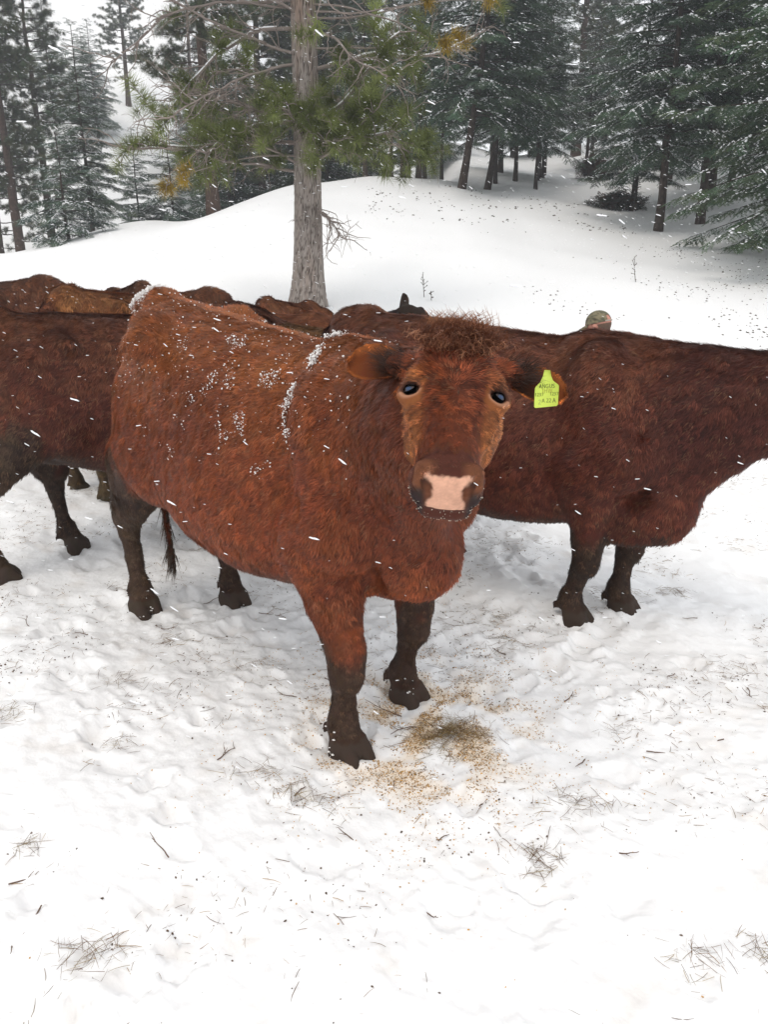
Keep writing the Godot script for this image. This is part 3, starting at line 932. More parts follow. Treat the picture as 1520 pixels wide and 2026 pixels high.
	# x, d, heading in degrees, size, coat tint, label
	for q in [[-1.80, 5.75, 72.0, 0.97, Color(1.5, 1.65, 1.3), "tan backed cow behind the left hand cow, only her hump of rump showing"],
			[-3.45, 6.6, 172.0, 0.985, Color(0.75, 0.78, 0.85), "dark cow at the far left behind the tan backed cow"],
			[-2.35, 7.3, 120.0, 0.91, Color(1.0, 1.1, 1.05), "brown cow farthest back, just right of the dark far left cow"],
			[-2.05, 6.5, 172.0, 0.925, Color(0.85, 0.88, 0.9), "cow with a dark rump end standing behind the front cow's hips"],
			[-0.95, 5.3, -18.0, 0.92, Color(1.1, 1.05, 1.0), "red cow with a long level back behind the front cow, left of the big pine"],
			[-0.80, 6.9, 78.0, 0.865, Color(1.2, 1.2, 1.1), "red cow below the big pine trunk, seen from her rounded rump"],
			[-0.40, 4.5, -8.0, 0.885, Color(0.85, 1.1, 0.8), "cow with chaff on her back close behind the front cow's withers"]]:
		var o: Node3D
		if proto == null:
			o = make_cow(grazing, Vector3.ZERO, 0.0, q[5], "cows crowded behind")
			proto = o
		else:
			o = proto.duplicate()
			o.name = numbered("cow")
			add_child(o)
			tag(o, q[5], "cow", "cows crowded behind")
		o.position = Vector3(q[0], broad(q[0], q[1]), -q[1])
		o.rotation.y = deg_to_rad(q[2])
		o.scale = Vector3.ONE * q[3]
		for c in o.get_children():
			var m := mat(q[4].linear_to_srgb().srgb_to_linear(), 0.6)
			if c is MultiMeshInstance3D: c.material_override = m
			else:
				for k in c.mesh.get_surface_count(): c.set_surface_override_material(k, m)
	# the black one with her head up
	var up4 := Vector3(-0.80, 0.60, 0)
	var black := {"coat": Color(0.030, 0.014, 0.012), "seed": 6, "hooks": 0.6, "torso": low, "cell": 0.025, "hair": 4000.0, "hair_size": 1.6, "feet": [Vector3(0.66, -0.034, 0.18), Vector3(0.62, -0.034, -0.18), Vector3(-0.70, -0.034, 0.18), Vector3(-0.62, -0.034, -0.18)],
		"neck": [[Vector3(0.55, 1.08, 0.0), Vector3(1.10, 1.27, 0), 0.20, 0.12], [Vector3(0.70, 0.92, 0.0), Vector3(1.15, 1.20, 0), 0.22, 0.11], [Vector3(0.55, 1.18, 0.0), Vector3(1.12, 1.36, 0), 0.10, 0.07]], "head": Transform3D(Basis(Vector3(1, 0, 0), 0.75) * Basis(Vector3(0, 0, -1), up4, Vector3(0.60, 0.80, 0)), Vector3(1.27, 1.35, 0)), "reach": 1.75}
	var dark_cow := make_cow(black, Vector3(-0.80, broad(-0.80, 5.9) - 0.03, -5.9), deg_to_rad(-2.0), "black cow with her ear raised, looking right beyond the front cow")
	dark_cow.scale = Vector3.ONE * 0.875

# ---------------------------------------------------------------- trees
var needle_mat: StandardMaterial3D
var bark_mat: StandardMaterial3D
var snow_mat: StandardMaterial3D
var spray: ArrayMesh
var pom: ArrayMesh
var dusting: ArrayMesh
var pom_snow: ArrayMesh

func needle(b: Buf, p: Vector3, d: Vector3, w: float, nn: Vector3, c: Color) -> void:
	var s := d.cross(nn).normalized() * w * 0.5
	b.tri(p - s, p + d, p + s, nn, c)

func tree_stock() -> void:
	needle_mat = mat(Color.WHITE, 0.7)
	needle_mat.backlight_enabled = true
	needle_mat.backlight = Color(0.7, 0.7, 0.7)
	snow_mat = mat(Color(0.90, 0.91, 0.93), 0.8, false)
	bark_mat = mat(Color.WHITE, 0.9)
	var g := Gradient.new()
	g.colors = PackedColorArray([Color(0.45, 0.42, 0.40), Color(1, 1, 1)])
	bark_mat.albedo_texture = noise_tex(0.03, 4, 8, g, false, 256)
	bark_mat.uv1_triplanar = true
	bark_mat.uv1_scale = Vector3(3.0, 0.7, 3.0)
	rng.seed = 12
	# a flat drooping fir spray, 0.45 m long
	var b := Buf.new()
	for side in [0.0, 1.0, -1.0, 1.0, -1.0, 1.0, -1.0]:
		var k := b.v.size() / 60
		var root := Vector3(0.06 + 0.085 * k * 0.55, 0, 0) if side != 0.0 else Vector3.ZERO
		var L := 0.45 if side == 0.0 else 0.24 * rng.randf_range(0.7, 1.1)
		var yaw: float = side * rng.randf_range(0.7, 1.0)
		var dirv := Vector3(cos(yaw), 0, sin(yaw))
		for q in 26:
			var t := (q + 0.5) / 26.0
			var p := root + dirv * L * t + Vector3.DOWN * 0.10 * t * t * L / 0.45
			var s := 1.0 if q % 2 == 0 else -1.0
			var nd := (dirv * 0.75 + Vector3(-dirv.z, 0, dirv.x) * s * 0.8 + Vector3.UP * rng.randf_range(-0.35, 0.4)).normalized() * rng.randf_range(0.035, 0.06)
			var sh := rng.randf_range(0.7, 1.15) * lerpf(0.75, 1.25, t)
			needle(b, p, nd, 0.017, Vector3(rng.randf_range(-0.4, 0.4), 1, rng.randf_range(-0.4, 0.4)).normalized(), Color(sh, sh, sh))
	spray = b.mesh()
	# a pom of long pine needles
	b = Buf.new()
	for q in 64:
		var d := Vector3(rng.randf_range(-0.25, 1.0), rng.randf_range(-0.8, 0.8), rng.randf_range(-0.8, 0.8)).normalized()
		var sh := rng.randf_range(0.7, 1.3)
		needle(b, Vector3(rng.randf_range(-0.05, 0.05), 0, 0) + d * 0.01, d * rng.randf_range(0.12, 0.19), 0.0085, (Vector3.UP + d * 0.4).normalized(), Color(sh, sh, sh))
	pom = b.mesh()
	# snow caught on a spray
	b = Buf.new()
	for q in 6:
		b.blob(Vector3(0.07 * q + 0.02, 0.008 - 0.012 * q * q / 6.0, rng.randf_range(-0.07, 0.07)), Vector3(0.042, 0.012, 0.024) * rng.randf_range(0.6, 1.2), Basis(Vector3.UP, rng.randf_range(-0.8, 0.8)), Color.WHITE, 0.2, rng, 4, 6)
	dusting = b.mesh()
	b = Buf.new()
	for q in 3:
		b.blob(Vector3(rng.randf_range(0, 0.09), 0.03, rng.randf_range(-0.05, 0.05)), Vector3(0.030, 0.014, 0.022) * rng.randf_range(0.6, 1.2), Basis(Vector3.UP, rng.randf() * 3.0), Color.WHITE, 0.25, rng, 4, 6)
	pom_snow = b.mesh()

# the meshes of one tree: [trunk, branches, crown buffer, snow buffer]
func fir_stock(h: float, r: float, cb: float, seed_: int, snowy: float, lean := 0.0, tone := Color(0.110, 0.165, 0.106), thin := 0.72) -> Array:
	rng.seed = seed_
	var tb := Buf.new()
	var path := PackedVector3Array()
	var rad := PackedFloat32Array()
	var tr := 0.008 * h + 0.035
	for k in 11:
		var t := k / 10.0
		path.append(Vector3(lean * h * 0.1 * sin(t * 2.0) + 0.02 * rng.randf_range(-1, 1), h * t - 0.15, 0.02 * rng.randf_range(-1, 1)))
		rad.append(maxf(0.012, tr * (1.0 - 0.93 * t) * (1.25 if k == 0 else 1.0)))
	tb.tube(path, rad, 9, Color(0.105, 0.078, 0.062))
	var bb := Buf.new()
	var crown := PackedFloat32Array()
	var snow := PackedFloat32Array()
	var y := cb
	while y < h - 0.1:
		var t := (y - cb) / (h - cb)
		var count := rng.randi_range(4, 6)
		for q in count:
			var a := TAU * (q + rng.randf_range(-0.3, 0.3)) / count + y * 2.3
			var L := r * pow(1.0 - t, 0.75) * rng.randf_range(0.6, 1.1) * (0.75 + 0.25 * minf(1.0, t * 6.0)) + 0.12
			var outv := Vector3(cos(a), 0, sin(a))
			var at := Vector3(lean * h * 0.1 * sin((y / h) * 2.0), y + rng.randf_range(-0.12, 0.12), 0)
			var droop := rng.randf_range(0.15, 0.5) * lerpf(1.0, -0.5, t)
			var n := maxi(3, int(L / 0.13))
			var bp := PackedVector3Array()
			var br := PackedFloat32Array()
			var side_bend := rng.randf_range(-0.2, 0.2)
			for k in n + 1:
				var f := float(k) / n
				var p := at + outv * L * f + Vector3(-outv.z, 0, outv.x) * L * side_bend * f * f + Vector3.DOWN * L * droop * (f * f * 1.3 - 0.35 * f * f * f * f) + Vector3.UP * L * 0.08 * f
				bp.append(p)
				br.append(0.016 * (1.0 - f) * minf(1.5, L) + 0.003)
			bb.tube(bp, br, 4, Color(0.08, 0.06, 0.05), false)
			for k in range(1, n + 1):
				var f := float(k) / n
				if f < 0.22 and rng.randf() < 0.7: continue
				var dirv := (bp[k] - bp[k - 1]).normalized()
				for sd in [-1.0, 1.0, 0.0]:
					if sd == 0.0 and k < n and rng.randf() < 0.55: continue
					if rng.randf() > thin: continue
					var d: Vector3 = dirv.rotated(Vector3.UP, sd * rng.randf_range(0.5, 1.15))
					d.y -= rng.randf_range(0.0, 0.45)
					d = d.normalized()
					var z := d.cross(Vector3(rng.randf_range(-0.35, 0.35), 1, rng.randf_range(-0.35, 0.35))).normalized()
					var u := z.cross(d).normalized()
					var s := rng.randf_range(0.65, 1.25) * lerpf(1.15, 0.7, f) * clampf(L * 0.9, 0.35, 1.0)
					var g := rng.randf_range(0.65, 1.3)
					var col := Color(tone.r * g * rng.randf_range(0.85, 1.25), tone.g * g, tone.b * g * rng.randf_range(0.85, 1.2))
					push(crown, d * s, u * s, z * s, bp[k], col)
					if rng.randf() < snowy * (0.35 + 0.65 * f):
						push(snow, d * s, u * s, z * s, bp[k] + Vector3.UP * 0.012, Color.WHITE)
		y += 0.17 + 0.08 * rng.randf() + 0.009 * h
	return [tb.mesh(), bb.mesh(), crown, snow]

func pine_stock(h: float, r: float, cb: float, seed_: int, snowy: float, tone := Color(0.115, 0.145, 0.064)) -> Array:
	rng.seed = seed_
	var tb := Buf.new()
	var path := PackedVector3Array()
	var rad := PackedFloat32Array()
	var tr := 0.012 * h + 0.06
	for k in 11:
		var t := k / 10.0
		path.append(Vector3(0.04 * rng.randf_range(-1, 1), h * t - 0.15, 0.04 * rng.randf_range(-1, 1)))
		rad.append(maxf(0.02, tr * (1.0 - 0.85 * t) * (1.3 if k == 0 else 1.0)))
	tb.tube(path, rad, 10, Color(0.15, 0.10, 0.078))
	var bb := Buf.new()
	var crown := PackedFloat32Array()
	var snow := PackedFloat32Array()
	var y := cb * 0.45
	while y < h:
		var t := clampf((y - cb) / (h - cb), -0.5, 1.0)
		var bare := y < cb
		for q in (rng.randi_range(1, 2) if bare else rng.randi_range(4, 6)):
			var a := rng.randf_range(0, TAU)
			var outv := Vector3(cos(a), 0, sin(a))
			var L := r * rng.randf_range(0.5, 1.05) * (1.0 - 0.7 * maxf(t, 0.0) * maxf(t, 0.0)) * (0.7 if bare else 1.0)
			var n := maxi(4, int(L / 0.16))
			var bp := PackedVector3Array()
			var br := PackedFloat32Array()
			var bend := rng.randf_range(-0.35, 0.35)
			var sag := rng.randf_range(0.1, 0.55) * (1.0 - maxf(t, 0.0))
			for k in n + 1:
				var f := float(k) / n
				bp.append(Vector3(0, y, 0) + outv * L * f + Vector3(-outv.z, 0, outv.x) * L * bend * f * f + Vector3.UP * L * (0.18 * f - sag * f * f + 0.22 * f * f * f * f) + Vector3(rng.randf_range(-1, 1), rng.randf_range(-1, 1), rng.randf_range(-1, 1)) * 0.03)
				br.append(0.022 * (1.0 - f) + 0.005)
			bb.tube(bp, br, 4, Color(0.13, 0.105, 0.09), false)
			for k in range(1, n + 1):
				var f := float(k) / n
				if f < 0.35 or (bare and rng.randf() < 0.75): continue
				for w in 4:
					var d := (bp[k] - bp[k - 1]).normalized().rotated(Vector3.UP, rng.randf_range(-1.3, 1.3)) + Vector3.UP * rng.randf_range(-0.3, 0.7)
					d = d.normalized()
					var p := bp[k] + d * rng.randf_range(0.05, 0.28)
					bb.tube(PackedVector3Array([bp[k], p]), PackedFloat32Array([0.007, 0.004]), 3, Color(0.13, 0.10, 0.085), false)
					var z := d.cross(Vector3(0.1, 1, 0.2)).normalized()
					var s := rng.randf_range(0.8, 1.5)
					var g := rng.randf_range(0.6, 1.3)
					push(crown, d * s, z.cross(d) * s, z * s, p, Color(tone.r * g * rng.randf_range(0.8, 1.35), tone.g * g, tone.b * g))
					if rng.randf() < snowy:
						push(snow, d * s, z.cross(d) * s, z * s, p, Color.WHITE)
		y += 0.30 + 0.25 * rng.randf()
	return [tb.mesh(), bb.mesh(), crown, snow]

func plant(called: String, stock: Array, x: float, d: float, scale_: float, turn: float, label: String, group := "", pine := false) -> Node3D:
	var o := base(called, Vector3(x, broad(x, d) - 0.04, -d), turn)
	o.scale = Vector3.ONE * scale_
	tag(o, label, "tree", group)
	part("trunk", stock[0], bark_mat, o)
	part("branches", stock[1], bark_mat, o)
	if stock.size() == 4:
		var a := copies("crown", pom if pine else spray, needle_mat, stock[2], o)
		stock.append(a.multimesh)
		if stock[3].size() > 0:
			stock.append(copies("crown_snow", pom_snow if pine else dusting, snow_mat, stock[3], o).multimesh)
	else:
		for k in range(4, stock.size()):
			var m := MultiMeshInstance3D.new()
			m.name = "crown" if k == 4 else "crown_snow"
			m.multimesh = stock[k]
			m.material_override = needle_mat if k == 4 else snow_mat
			o.add_child(m, true)
			m.set_meta("kind", "stuff")
	return o

func make_wood() -> void:
	tree_stock()
	var dark := Color(0.092, 0.150, 0.092)
	var fa := fir_stock(8.5, 2.1, 1.3, 101, 0.60)
	var fb := fir_stock(9.5, 2.5, 1.9, 102, 0.58, 0.0, dark)
	var fc := fir_stock(7.5, 1.7, 1.0, 103, 0.62)
	var small := fir_stock(3.1, 1.25, 0.25, 104, 0.65, 0.0, Color(0.10, 0.155, 0.11))
	var snowy := fir_stock(5.2, 1.3, 1.4, 105, 0.75, 0.0, Color(0.06, 0.09, 0.066))
	var pa := pine_stock(13.0, 2.3, 3.0, 106, 0.22)
	var pb := pine_stock(15.0, 2.0, 4.5, 107, 0.25, Color(0.11, 0.14, 0.066))
	# left of the big pine
	plant("fir_tree", small, -9.25, 24.0, 1.0, 0.4, "small snowy fir with branches down to the snow, standing lowest at far left")
	plant("fir_tree", fa, -9.55, 27.0, 0.74, 1.2, "tall snow dusted fir right behind the small fir at the left")
	plant("fir_tree", fc, -8.75, 29.5, 0.58, 2.5, "slim fir with a bare trunk between the tall left fir and red pine")
	plant("fir_tree", small, -7.3, 28.6, 1.15, 2.0, "small fir just left of the red trunked pine")
	plant("pine_tree", pa, -5.57, 27.0, 1.0, 0.3, "thick red trunked pine on the edge of the snowy knoll, left of the big pine", "", true)
	plant("pine_tree", pb, -15.6, 35.0, 1.0, 0.9, "tall pine with a long bare trunk near the left edge", "", true)
	plant("pine_tree", pa, -17.4, 37.0, 1.1, 2.9, "dense tall pine cut by the left edge of the picture", "", true)
	plant("fir_tree", fa, -13.6, 38.5, 0.62, 1.9, "hazy small fir between the long bare pine and the tall left fir")
	plant("pine_tree", pa, -16.2, 40.0, 1.05, 4.4, "tall hazy pine behind the broad fir at the far left", "", true)
	# the wood behind the knoll
	rng.seed = 300
	var spots := []
	for k in 40:
		spots.append([rng.randf_range(-11.0, 2.4), rng.randf_range(31.0, 50.0), 0])
	for k in 14:
		spots.append([rng.randf_range(-26.0, -12.0), rng.randf_range(50.0, 66.0), 1])
	for k in 26:
		spots.append([rng.randf_range(3.5, 26.0), rng.randf_range(37.0, 56.0), 2])
	for p in spots:
		var x: float = p[0]
		var d: float = p[1]
		# gaps where the sky or the snow shows
		if p[2] == 0 and x / d < -0.21: continue
		if p[2] == 1 and d < 56.0: continue
		if p[2] == 2 and x / d > 0.215 and x / d < 0.30 and d < 52.0: continue
		var turn := rng.randf() * 6.0
		var sc := rng.randf_range(0.75, 1.15)
		if p[2] == 2: sc *= 0.9
		var w := rng.randf()
		if w < 0.25: plant("pine_tree", pa if w < 0.12 else pb, x, d, sc, turn, "pine in the crowded wood behind the snowy knoll", "pines in the background wood", true)
		else: plant("fir_tree", fa if w < 0.5 else fb if w < 0.75 else fc, x, d, sc, turn, "fir in the crowded wood behind the snowy knoll", "firs in the background wood")
	# right of the big pine
	var leanf := fir_stock(9.0, 2.3, 1.9, 108, 0.38, 0.75, dark)
	plant("fir_tree", leanf, 2.2, 24.0, 1.1, 0.0, "dark fir with a thick crooked trunk leaning right, above the cow's head")
	plant("fir_tree", leanf, 3.2, 26.0, 0.95, 0.15, "dark fir with a thinner leaning trunk, right beside the crooked fir")
	plant("fir_tree", fb, 4.3, 31.0, 0.9, 4.0, "dark fir behind the two leaning firs, its trunk straight and thin")
	plant("fir_tree", fa, 5.5, 30.0, 0.9, 4.6, "dark fir at the right of the group of leaning firs")
	plant("fir_tree", snowy, 8.4, 35.0, 1.0, 1.0, "slender fir heavy with snow in the gap of the wood")
	plant("fir_tree", snowy, 9.2, 37.5, 1.15, 2.2, "taller snow covered fir right behind the slender snowy one")
	plant("pine_tree", pb, 9.3, 41.0, 0.9, 2.2, "tall thin pine rising against the sky in the gap of the wood", "", true)
	plant("fir_tree", fc, 7.2, 24.0, 0.95, 0.8, "fir with a thin leaning trunk beside the fallen brown brush")
	plant("fir_tree", fb, 6.67, 20.0, 0.95, 0.5, "big dark fir with a bare straight trunk, nearest of the right hand trees")
	plant("fir_tree", fb, 8.06, 21.0, 1.0, 3.5, "big dark fir whose trunk is half hidden by low boughs at the right")
	plant("fir_tree", fa, 9.6, 24.5, 1.15, 3.0, "fir behind the two big dark firs at the right")
	plant("fir_tree", fa, 11.2, 27.0, 1.1, 5.0, "snowy fir at the right edge, far behind the low boughs")
	plant("fir_tree", fb, 10.4, 22.0, 1.1, 5.6, "dark fir at the right edge behind the low boughs")
	plant("fir_tree", fc, 11.8, 31.0, 1.2, 3.3, "slim fir in the shade far behind the big dark firs")
	var near := fir_stock(9.0, 3.3, 1.05, 109, 0.42, 0.0, Color(0.100, 0.155, 0.085))
	plant("fir_tree", near, 8.15, 14.9, 1.0, 0.6, "near fir at the right edge with low drooping boughs sweeping over the snow")
	plant("fir_tree", near, 9.1, 16.6, 1.0, 3.9, "second near fir at the right edge, just behind the one with low boughs")
	var slim := fir_stock(7.0, 1.0, 2.7, 110, 0.45, 0.0, dark)
	for q in [[-0.6, 26.9, 0.9], [0.25, 27.4, 0.75], [0.55, 26.2, 0.62], [1.15, 27.3, 0.95], [1.35, 27.9, 0.8], [1.95, 28.3, 0.7], [3.75, 28.2, 0.8], [4.55, 29.0, 0.9], [5.0, 27.6, 0.7], [5.9, 31.2, 0.85], [6.3, 33.0, 0.95], [9.9, 29.0, 0.9], [10.9, 33.0, 1.0]]:
		plant("fir_tree", slim, q[0], q[1], q[2], q[0] * 7.0, "slim young fir with a thin bare trunk on the crest of the slope", "slim firs along the crest")
	big_pine()
	brush()

func wander(start: Vector3, dirv: Vector3, length: float, n: int, curl: float, sag: float) -> PackedVector3Array:
	var out := PackedVector3Array([start])
	var d := dirv.normalized()
	var p := start
	for k in n:
		d = (d + Vector3(rng.randf_range(-1, 1), rng.randf_range(-1, 1), rng.randf_range(-1, 1)) * curl + Vector3.DOWN * sag).normalized()
		p += d * length / n
		out.append(p)
	return out

func taper(n: int, a: float, b: float) -> PackedFloat32Array:
	var r := PackedFloat32Array()
	for k in n: r.append(lerpf(a, b, float(k) / (n - 1)))
	return r

func big_pine() -> void:
	rng.seed = 500
	var x := -1.09
	var d := 11.5
	var o := base("pine_tree", Vector3(x, broad(x, d) - 0.05, -d))
	tag(o, "big grey barked pine standing alone behind the herd", "tree")
	# trunk with furrowed plates
	var b := Buf.new()
	var sides := 120
	var rows := 330
	var hgt := 9.0
	for r in rows + 1:
		var t := float(r) / rows
		var y := hgt * t
		var rr := 0.205 * (1.0 - 0.055 * y) + 0.10 * exp(-y * 2.6)
		for s in sides:
			var a := TAU * s / sides
			var u := Vector3(cos(a), 0, sin(a))
			var w := nz.get_noise_3d(u.x * 2.1, y * 1.6, u.z * 2.1) * 0.9
			var ridge := absf(nz.get_noise_3d(u.x * 6.5 + w, y * 2.4 + 5.0, u.z * 6.5 + w))
			var fine := nf.get_noise_3d(u.x * 14.0, y * 7.0, u.z * 14.0)
			var plate := smoothstep(0.02, 0.22, ridge)
			var flare := 1.0 + 0.28 * exp(-y * 3.2) * nz.get_noise_2d(u.x * 1.4 + 9.0, u.z * 1.4)
			var p := u * (rr * flare - 0.014 * (1.0 - plate) + 0.005 * fine) + Vector3(0.012 * y + 0.02 * sin(y * 0.8), y, 0)
			var c := Color(0.075, 0.055, 0.046).lerp(Color(0.36, 0.32, 0.29), plate * (0.75 + 0.5 * fine))
			c = c.lerp(Color(0.26, 0.16, 0.11), clampf(0.5 * smoothstep(2.5, 4.5, y) + 0.3 * nz.get_noise_3d(u.x * 2, y, u.z * 2), 0, 0.6) * plate)
			b.vert(p, u, c)
	for r in rows:
		for s in sides:
			var p := r * sides + s
			var q := r * sides + (s + 1) % sides
			b.i.append_array(PackedInt32Array([p, q, p + sides, q, q + sides, p + sides]))
	for k in b.v.size():
		var r := k / sides
		var s := k % sides
		var e := b.v[r * sides + (s + 1) % sides] - b.v[r * sides + (s + sides - 1) % sides]
		var f := b.v[mini(r + 1, rows) * sides + s] - b.v[maxi(r - 1, 0) * sides + s]
		b.n[k] = f.cross(e).normalized()
		if b.n[k].dot(Vector3(cos(TAU * s / sides), 0, sin(TAU * s / sides))) < 0: b.n[k] = -b.n[k]
	part("trunk", b.mesh(), mat(Color.WHITE, 0.9), o)
	# limbs: [height, way, length, sag, snow, needles]
	var wood := Buf.new()
	var crown := PackedFloat32Array()
	var yellow := PackedFloat32Array()
	var grey := Color(0.27, 0.225, 0.20)
	var limbs := [[3.12, Vector3(1, 0.10, 0.15), 2.3, 0.03, 1, 0.4], [2.50, Vector3(-0.9, 0.12, 0.5), 1.5, 0.05, 1, 0.2], [2.55, Vector3(-1, 0.2, 0.1), 1.9, 0.06, 0, 0.5], [3.2, Vector3(-1, 0.05, 0.35), 2.2, 0.04, 0, 0.15], [3.6, Vector3(-0.95, 0.15, -0.2), 2.4, 0.02, 1, 0.3], [3.75, Vector3(-0.8, 0.3, 0.6), 2.2, 0.04, 0, 0.1],
		[2.25, Vector3(0.75, 0.5, 0.55), 1.35, 0.09, 1, 0.6], [2.05, Vector3(0.5, 0.3, 0.85), 1.0, 0.04, 0, 0.9], [2.15, Vector3(-0.5, 0.3, 0.85), 1.1, 0.04, 0, 0.9], [2.45, Vector3(0.8, 0.15, 0.6), 1.8, 0.05, 1, 0.7], [1.5, Vector3(0.7, -0.3, 0.6), 0.8, 0.04, 0, 0.0],
		[4.1, Vector3(0.9, 0.3, 0.4), 2.3, 0.05, 0, 0.5], [4.4, Vector3(-0.9, 0.3, 0.4), 2.4, 0.05, 1, 0.5], [4.0, Vector3(0.6, 0.2, 0.9), 2.0, 0.04, 0, 0.4], [2.9, Vector3(0.9, 0.2, -0.4), 1.9, 0.06, 0, 0.5], [3.5, Vector3(0.95, 0.0, 0.5), 1.9, 0.05, 0, 0.1], [4.7, Vector3(0.3, 0.5, 0.9), 1.6, 0.02, 0, 0.3], [2.8, Vector3(-1, 0.0, -0.3), 2.0, 0.05, 0, 0.5],
		[2.25, Vector3(-0.95, 0.15, 0.35), 2.3, 0.03, 1, 0.5], [1.95, Vector3(-0.7, 0.25, 0.4), 1.6, 0.05, 0, 0.7], [2.25, Vector3(0.95, 0.15, 0.1), 1.5, 0.06, 0, 0.9], [2.0, Vector3(0.9, 0.25, 0.4), 1.5, 0.06, 0, 0.9], [1.9, Vector3(-0.95, 0.1, 0.5), 2.3, 0.03, 0, 0.1], [2.7, Vector3(-0.9, 0.1, 0.7), 2.2, 0.04, 0, 0.1], [3.9, Vector3(-0.95, 0.1, 0.5), 2.6, 0.03, 0, 0.2], [3.3, Vector3(-0.9, 0.2, 0.6), 2.3, 0.03, 0, 0.15]]
	for l in limbs:
		var start := Vector3(0.012 * l[0], l[0], 0)
		var n := 14
		var bp := wander(start, l[1], l[2], n, 0.20, l[3] * (0.25 if l[0] < 2.5 and l[5] > 0.3 else 0.8))
		wood.tube(bp, taper(n + 1, 0.030 if l[4] else 0.022, 0.006), 6, grey)
		if l[4]:
			var sp := PackedVector3Array()
			for p in bp.slice(2): sp.append(p + Vector3.UP * 0.016)
			var white := Buf.new()
			white.tube(sp, taper(n - 1, 0.022, 0.008), 6, Color.WHITE)
			part("branch_snow", white.mesh(), snow_mat, o)
		for k in range(2, n + 1):
			for w in rng.randi_range(1, 3):
				var dd := (bp[k] - bp[k - 1]).normalized().rotated(Vector3.UP, rng.randf_range(-1.4, 1.4)) + Vector3.UP * rng.randf_range(-0.3, 0.7)
				var tl := rng.randf_range(0.2, 0.75)
				var tp := wander(bp[k], dd, tl, 8, 0.44, 0.03)
				if tp[8].y < 1.45 and l[0] > 1.6: continue
				wood.tube(tp, taper(9, 0.0085, 0.003), 4, grey * rng.randf_range(0.8, 1.15), false)
				for e in range(3, 8, 2):
					if rng.randf() < 0.55:
						var tw := wander(tp[e], (tp[e] - tp[e - 1]).normalized() + Vector3(rng.randf_range(-1, 1), rng.randf_range(-1, 0.7), rng.randf_range(-1, 1)), rng.randf_range(0.1, 0.34), 5, 0.35, 0.03)
						wood.tube(tw, taper(6, 0.005, 0.002), 3, grey * rng.randf_range(0.8, 1.1), false)
				if rng.randf() < l[5] * 0.75 and tp[8].y > 1.62:
					for c in 3:
						var at := tp[8 - c * 2]
						var dv := ((tp[8 - c * 2] - tp[7 - c * 2]).normalized() + Vector3.UP * 0.25).normalized()
						var z := dv.cross(Vector3(0.1, 1, 0.2)).normalized()
						var s := rng.randf_range(0.85, 1.35)
						var g := rng.randf_range(0.7, 1.35)
						push(crown, dv * s, z.cross(dv) * s, z * s, at, Color(0.20 * g, 0.235 * g, 0.075 * g))
	# a few yellowed tufts at limb ends
	for q in [Vector3(1.55, 3.55, 0.8), Vector3(1.95, 3.62, 0.9), Vector3(2.35, 3.5, 0.6), Vector3(2.0, 3.15, 0.7), Vector3(-1.75, 2.0, 0.9), Vector3(-1.35, 1.85, 1.0), Vector3(-2.1, 3.6, 1.0)]:
		var start: Vector3 = Vector3(0.012 * q.y, q.y + 0.25, 0)
		var bp := wander(start, q - start, (q - start).length(), 12, 0.10, 0.0)
		wood.tube(bp, taper(13, 0.016, 0.005), 5, grey)
		for c in 4:
			var dv := (bp[12] - bp[11]).normalized().rotated(Vector3.UP, rng.randf_range(-0.8, 0.8))
			var z := dv.cross(Vector3(0.1, 1, 0.2)).normalized()
			var g := rng.randf_range(0.8, 1.3)
			push(crown, dv * 1.1, z.cross(dv) * 1.1, z * 1.1, bp[12] + Vector3(rng.randf_range(-0.08, 0.08), rng.randf_range(-0.08, 0.08), rng.randf_range(-0.08, 0.08)), Color(0.42 * g, 0.29 * g, 0.04 * g))
	part("branches", wood.mesh(), mat(Color.WHITE, 0.9), o)
	copies("crown", pom, needle_mat, crown, o)
	# snow lying against the foot
	var foot := Buf.new()
	for k in 26:
		var a := rng.randf_range(0, TAU)
		foot.blob(Vector3(cos(a) * 0.30, rng.randf_range(0.0, 0.10), sin(a) * 0.30), Vector3(0.09, 0.06, 0.07) * rng.randf_range(0.5, 1.1), Basis(Vector3.UP, a), Color.WHITE, 0.2, rng, 5, 7)
	part("snow_at_foot", foot.mesh(), snow_mat, o).set_meta("kind", "stuff")

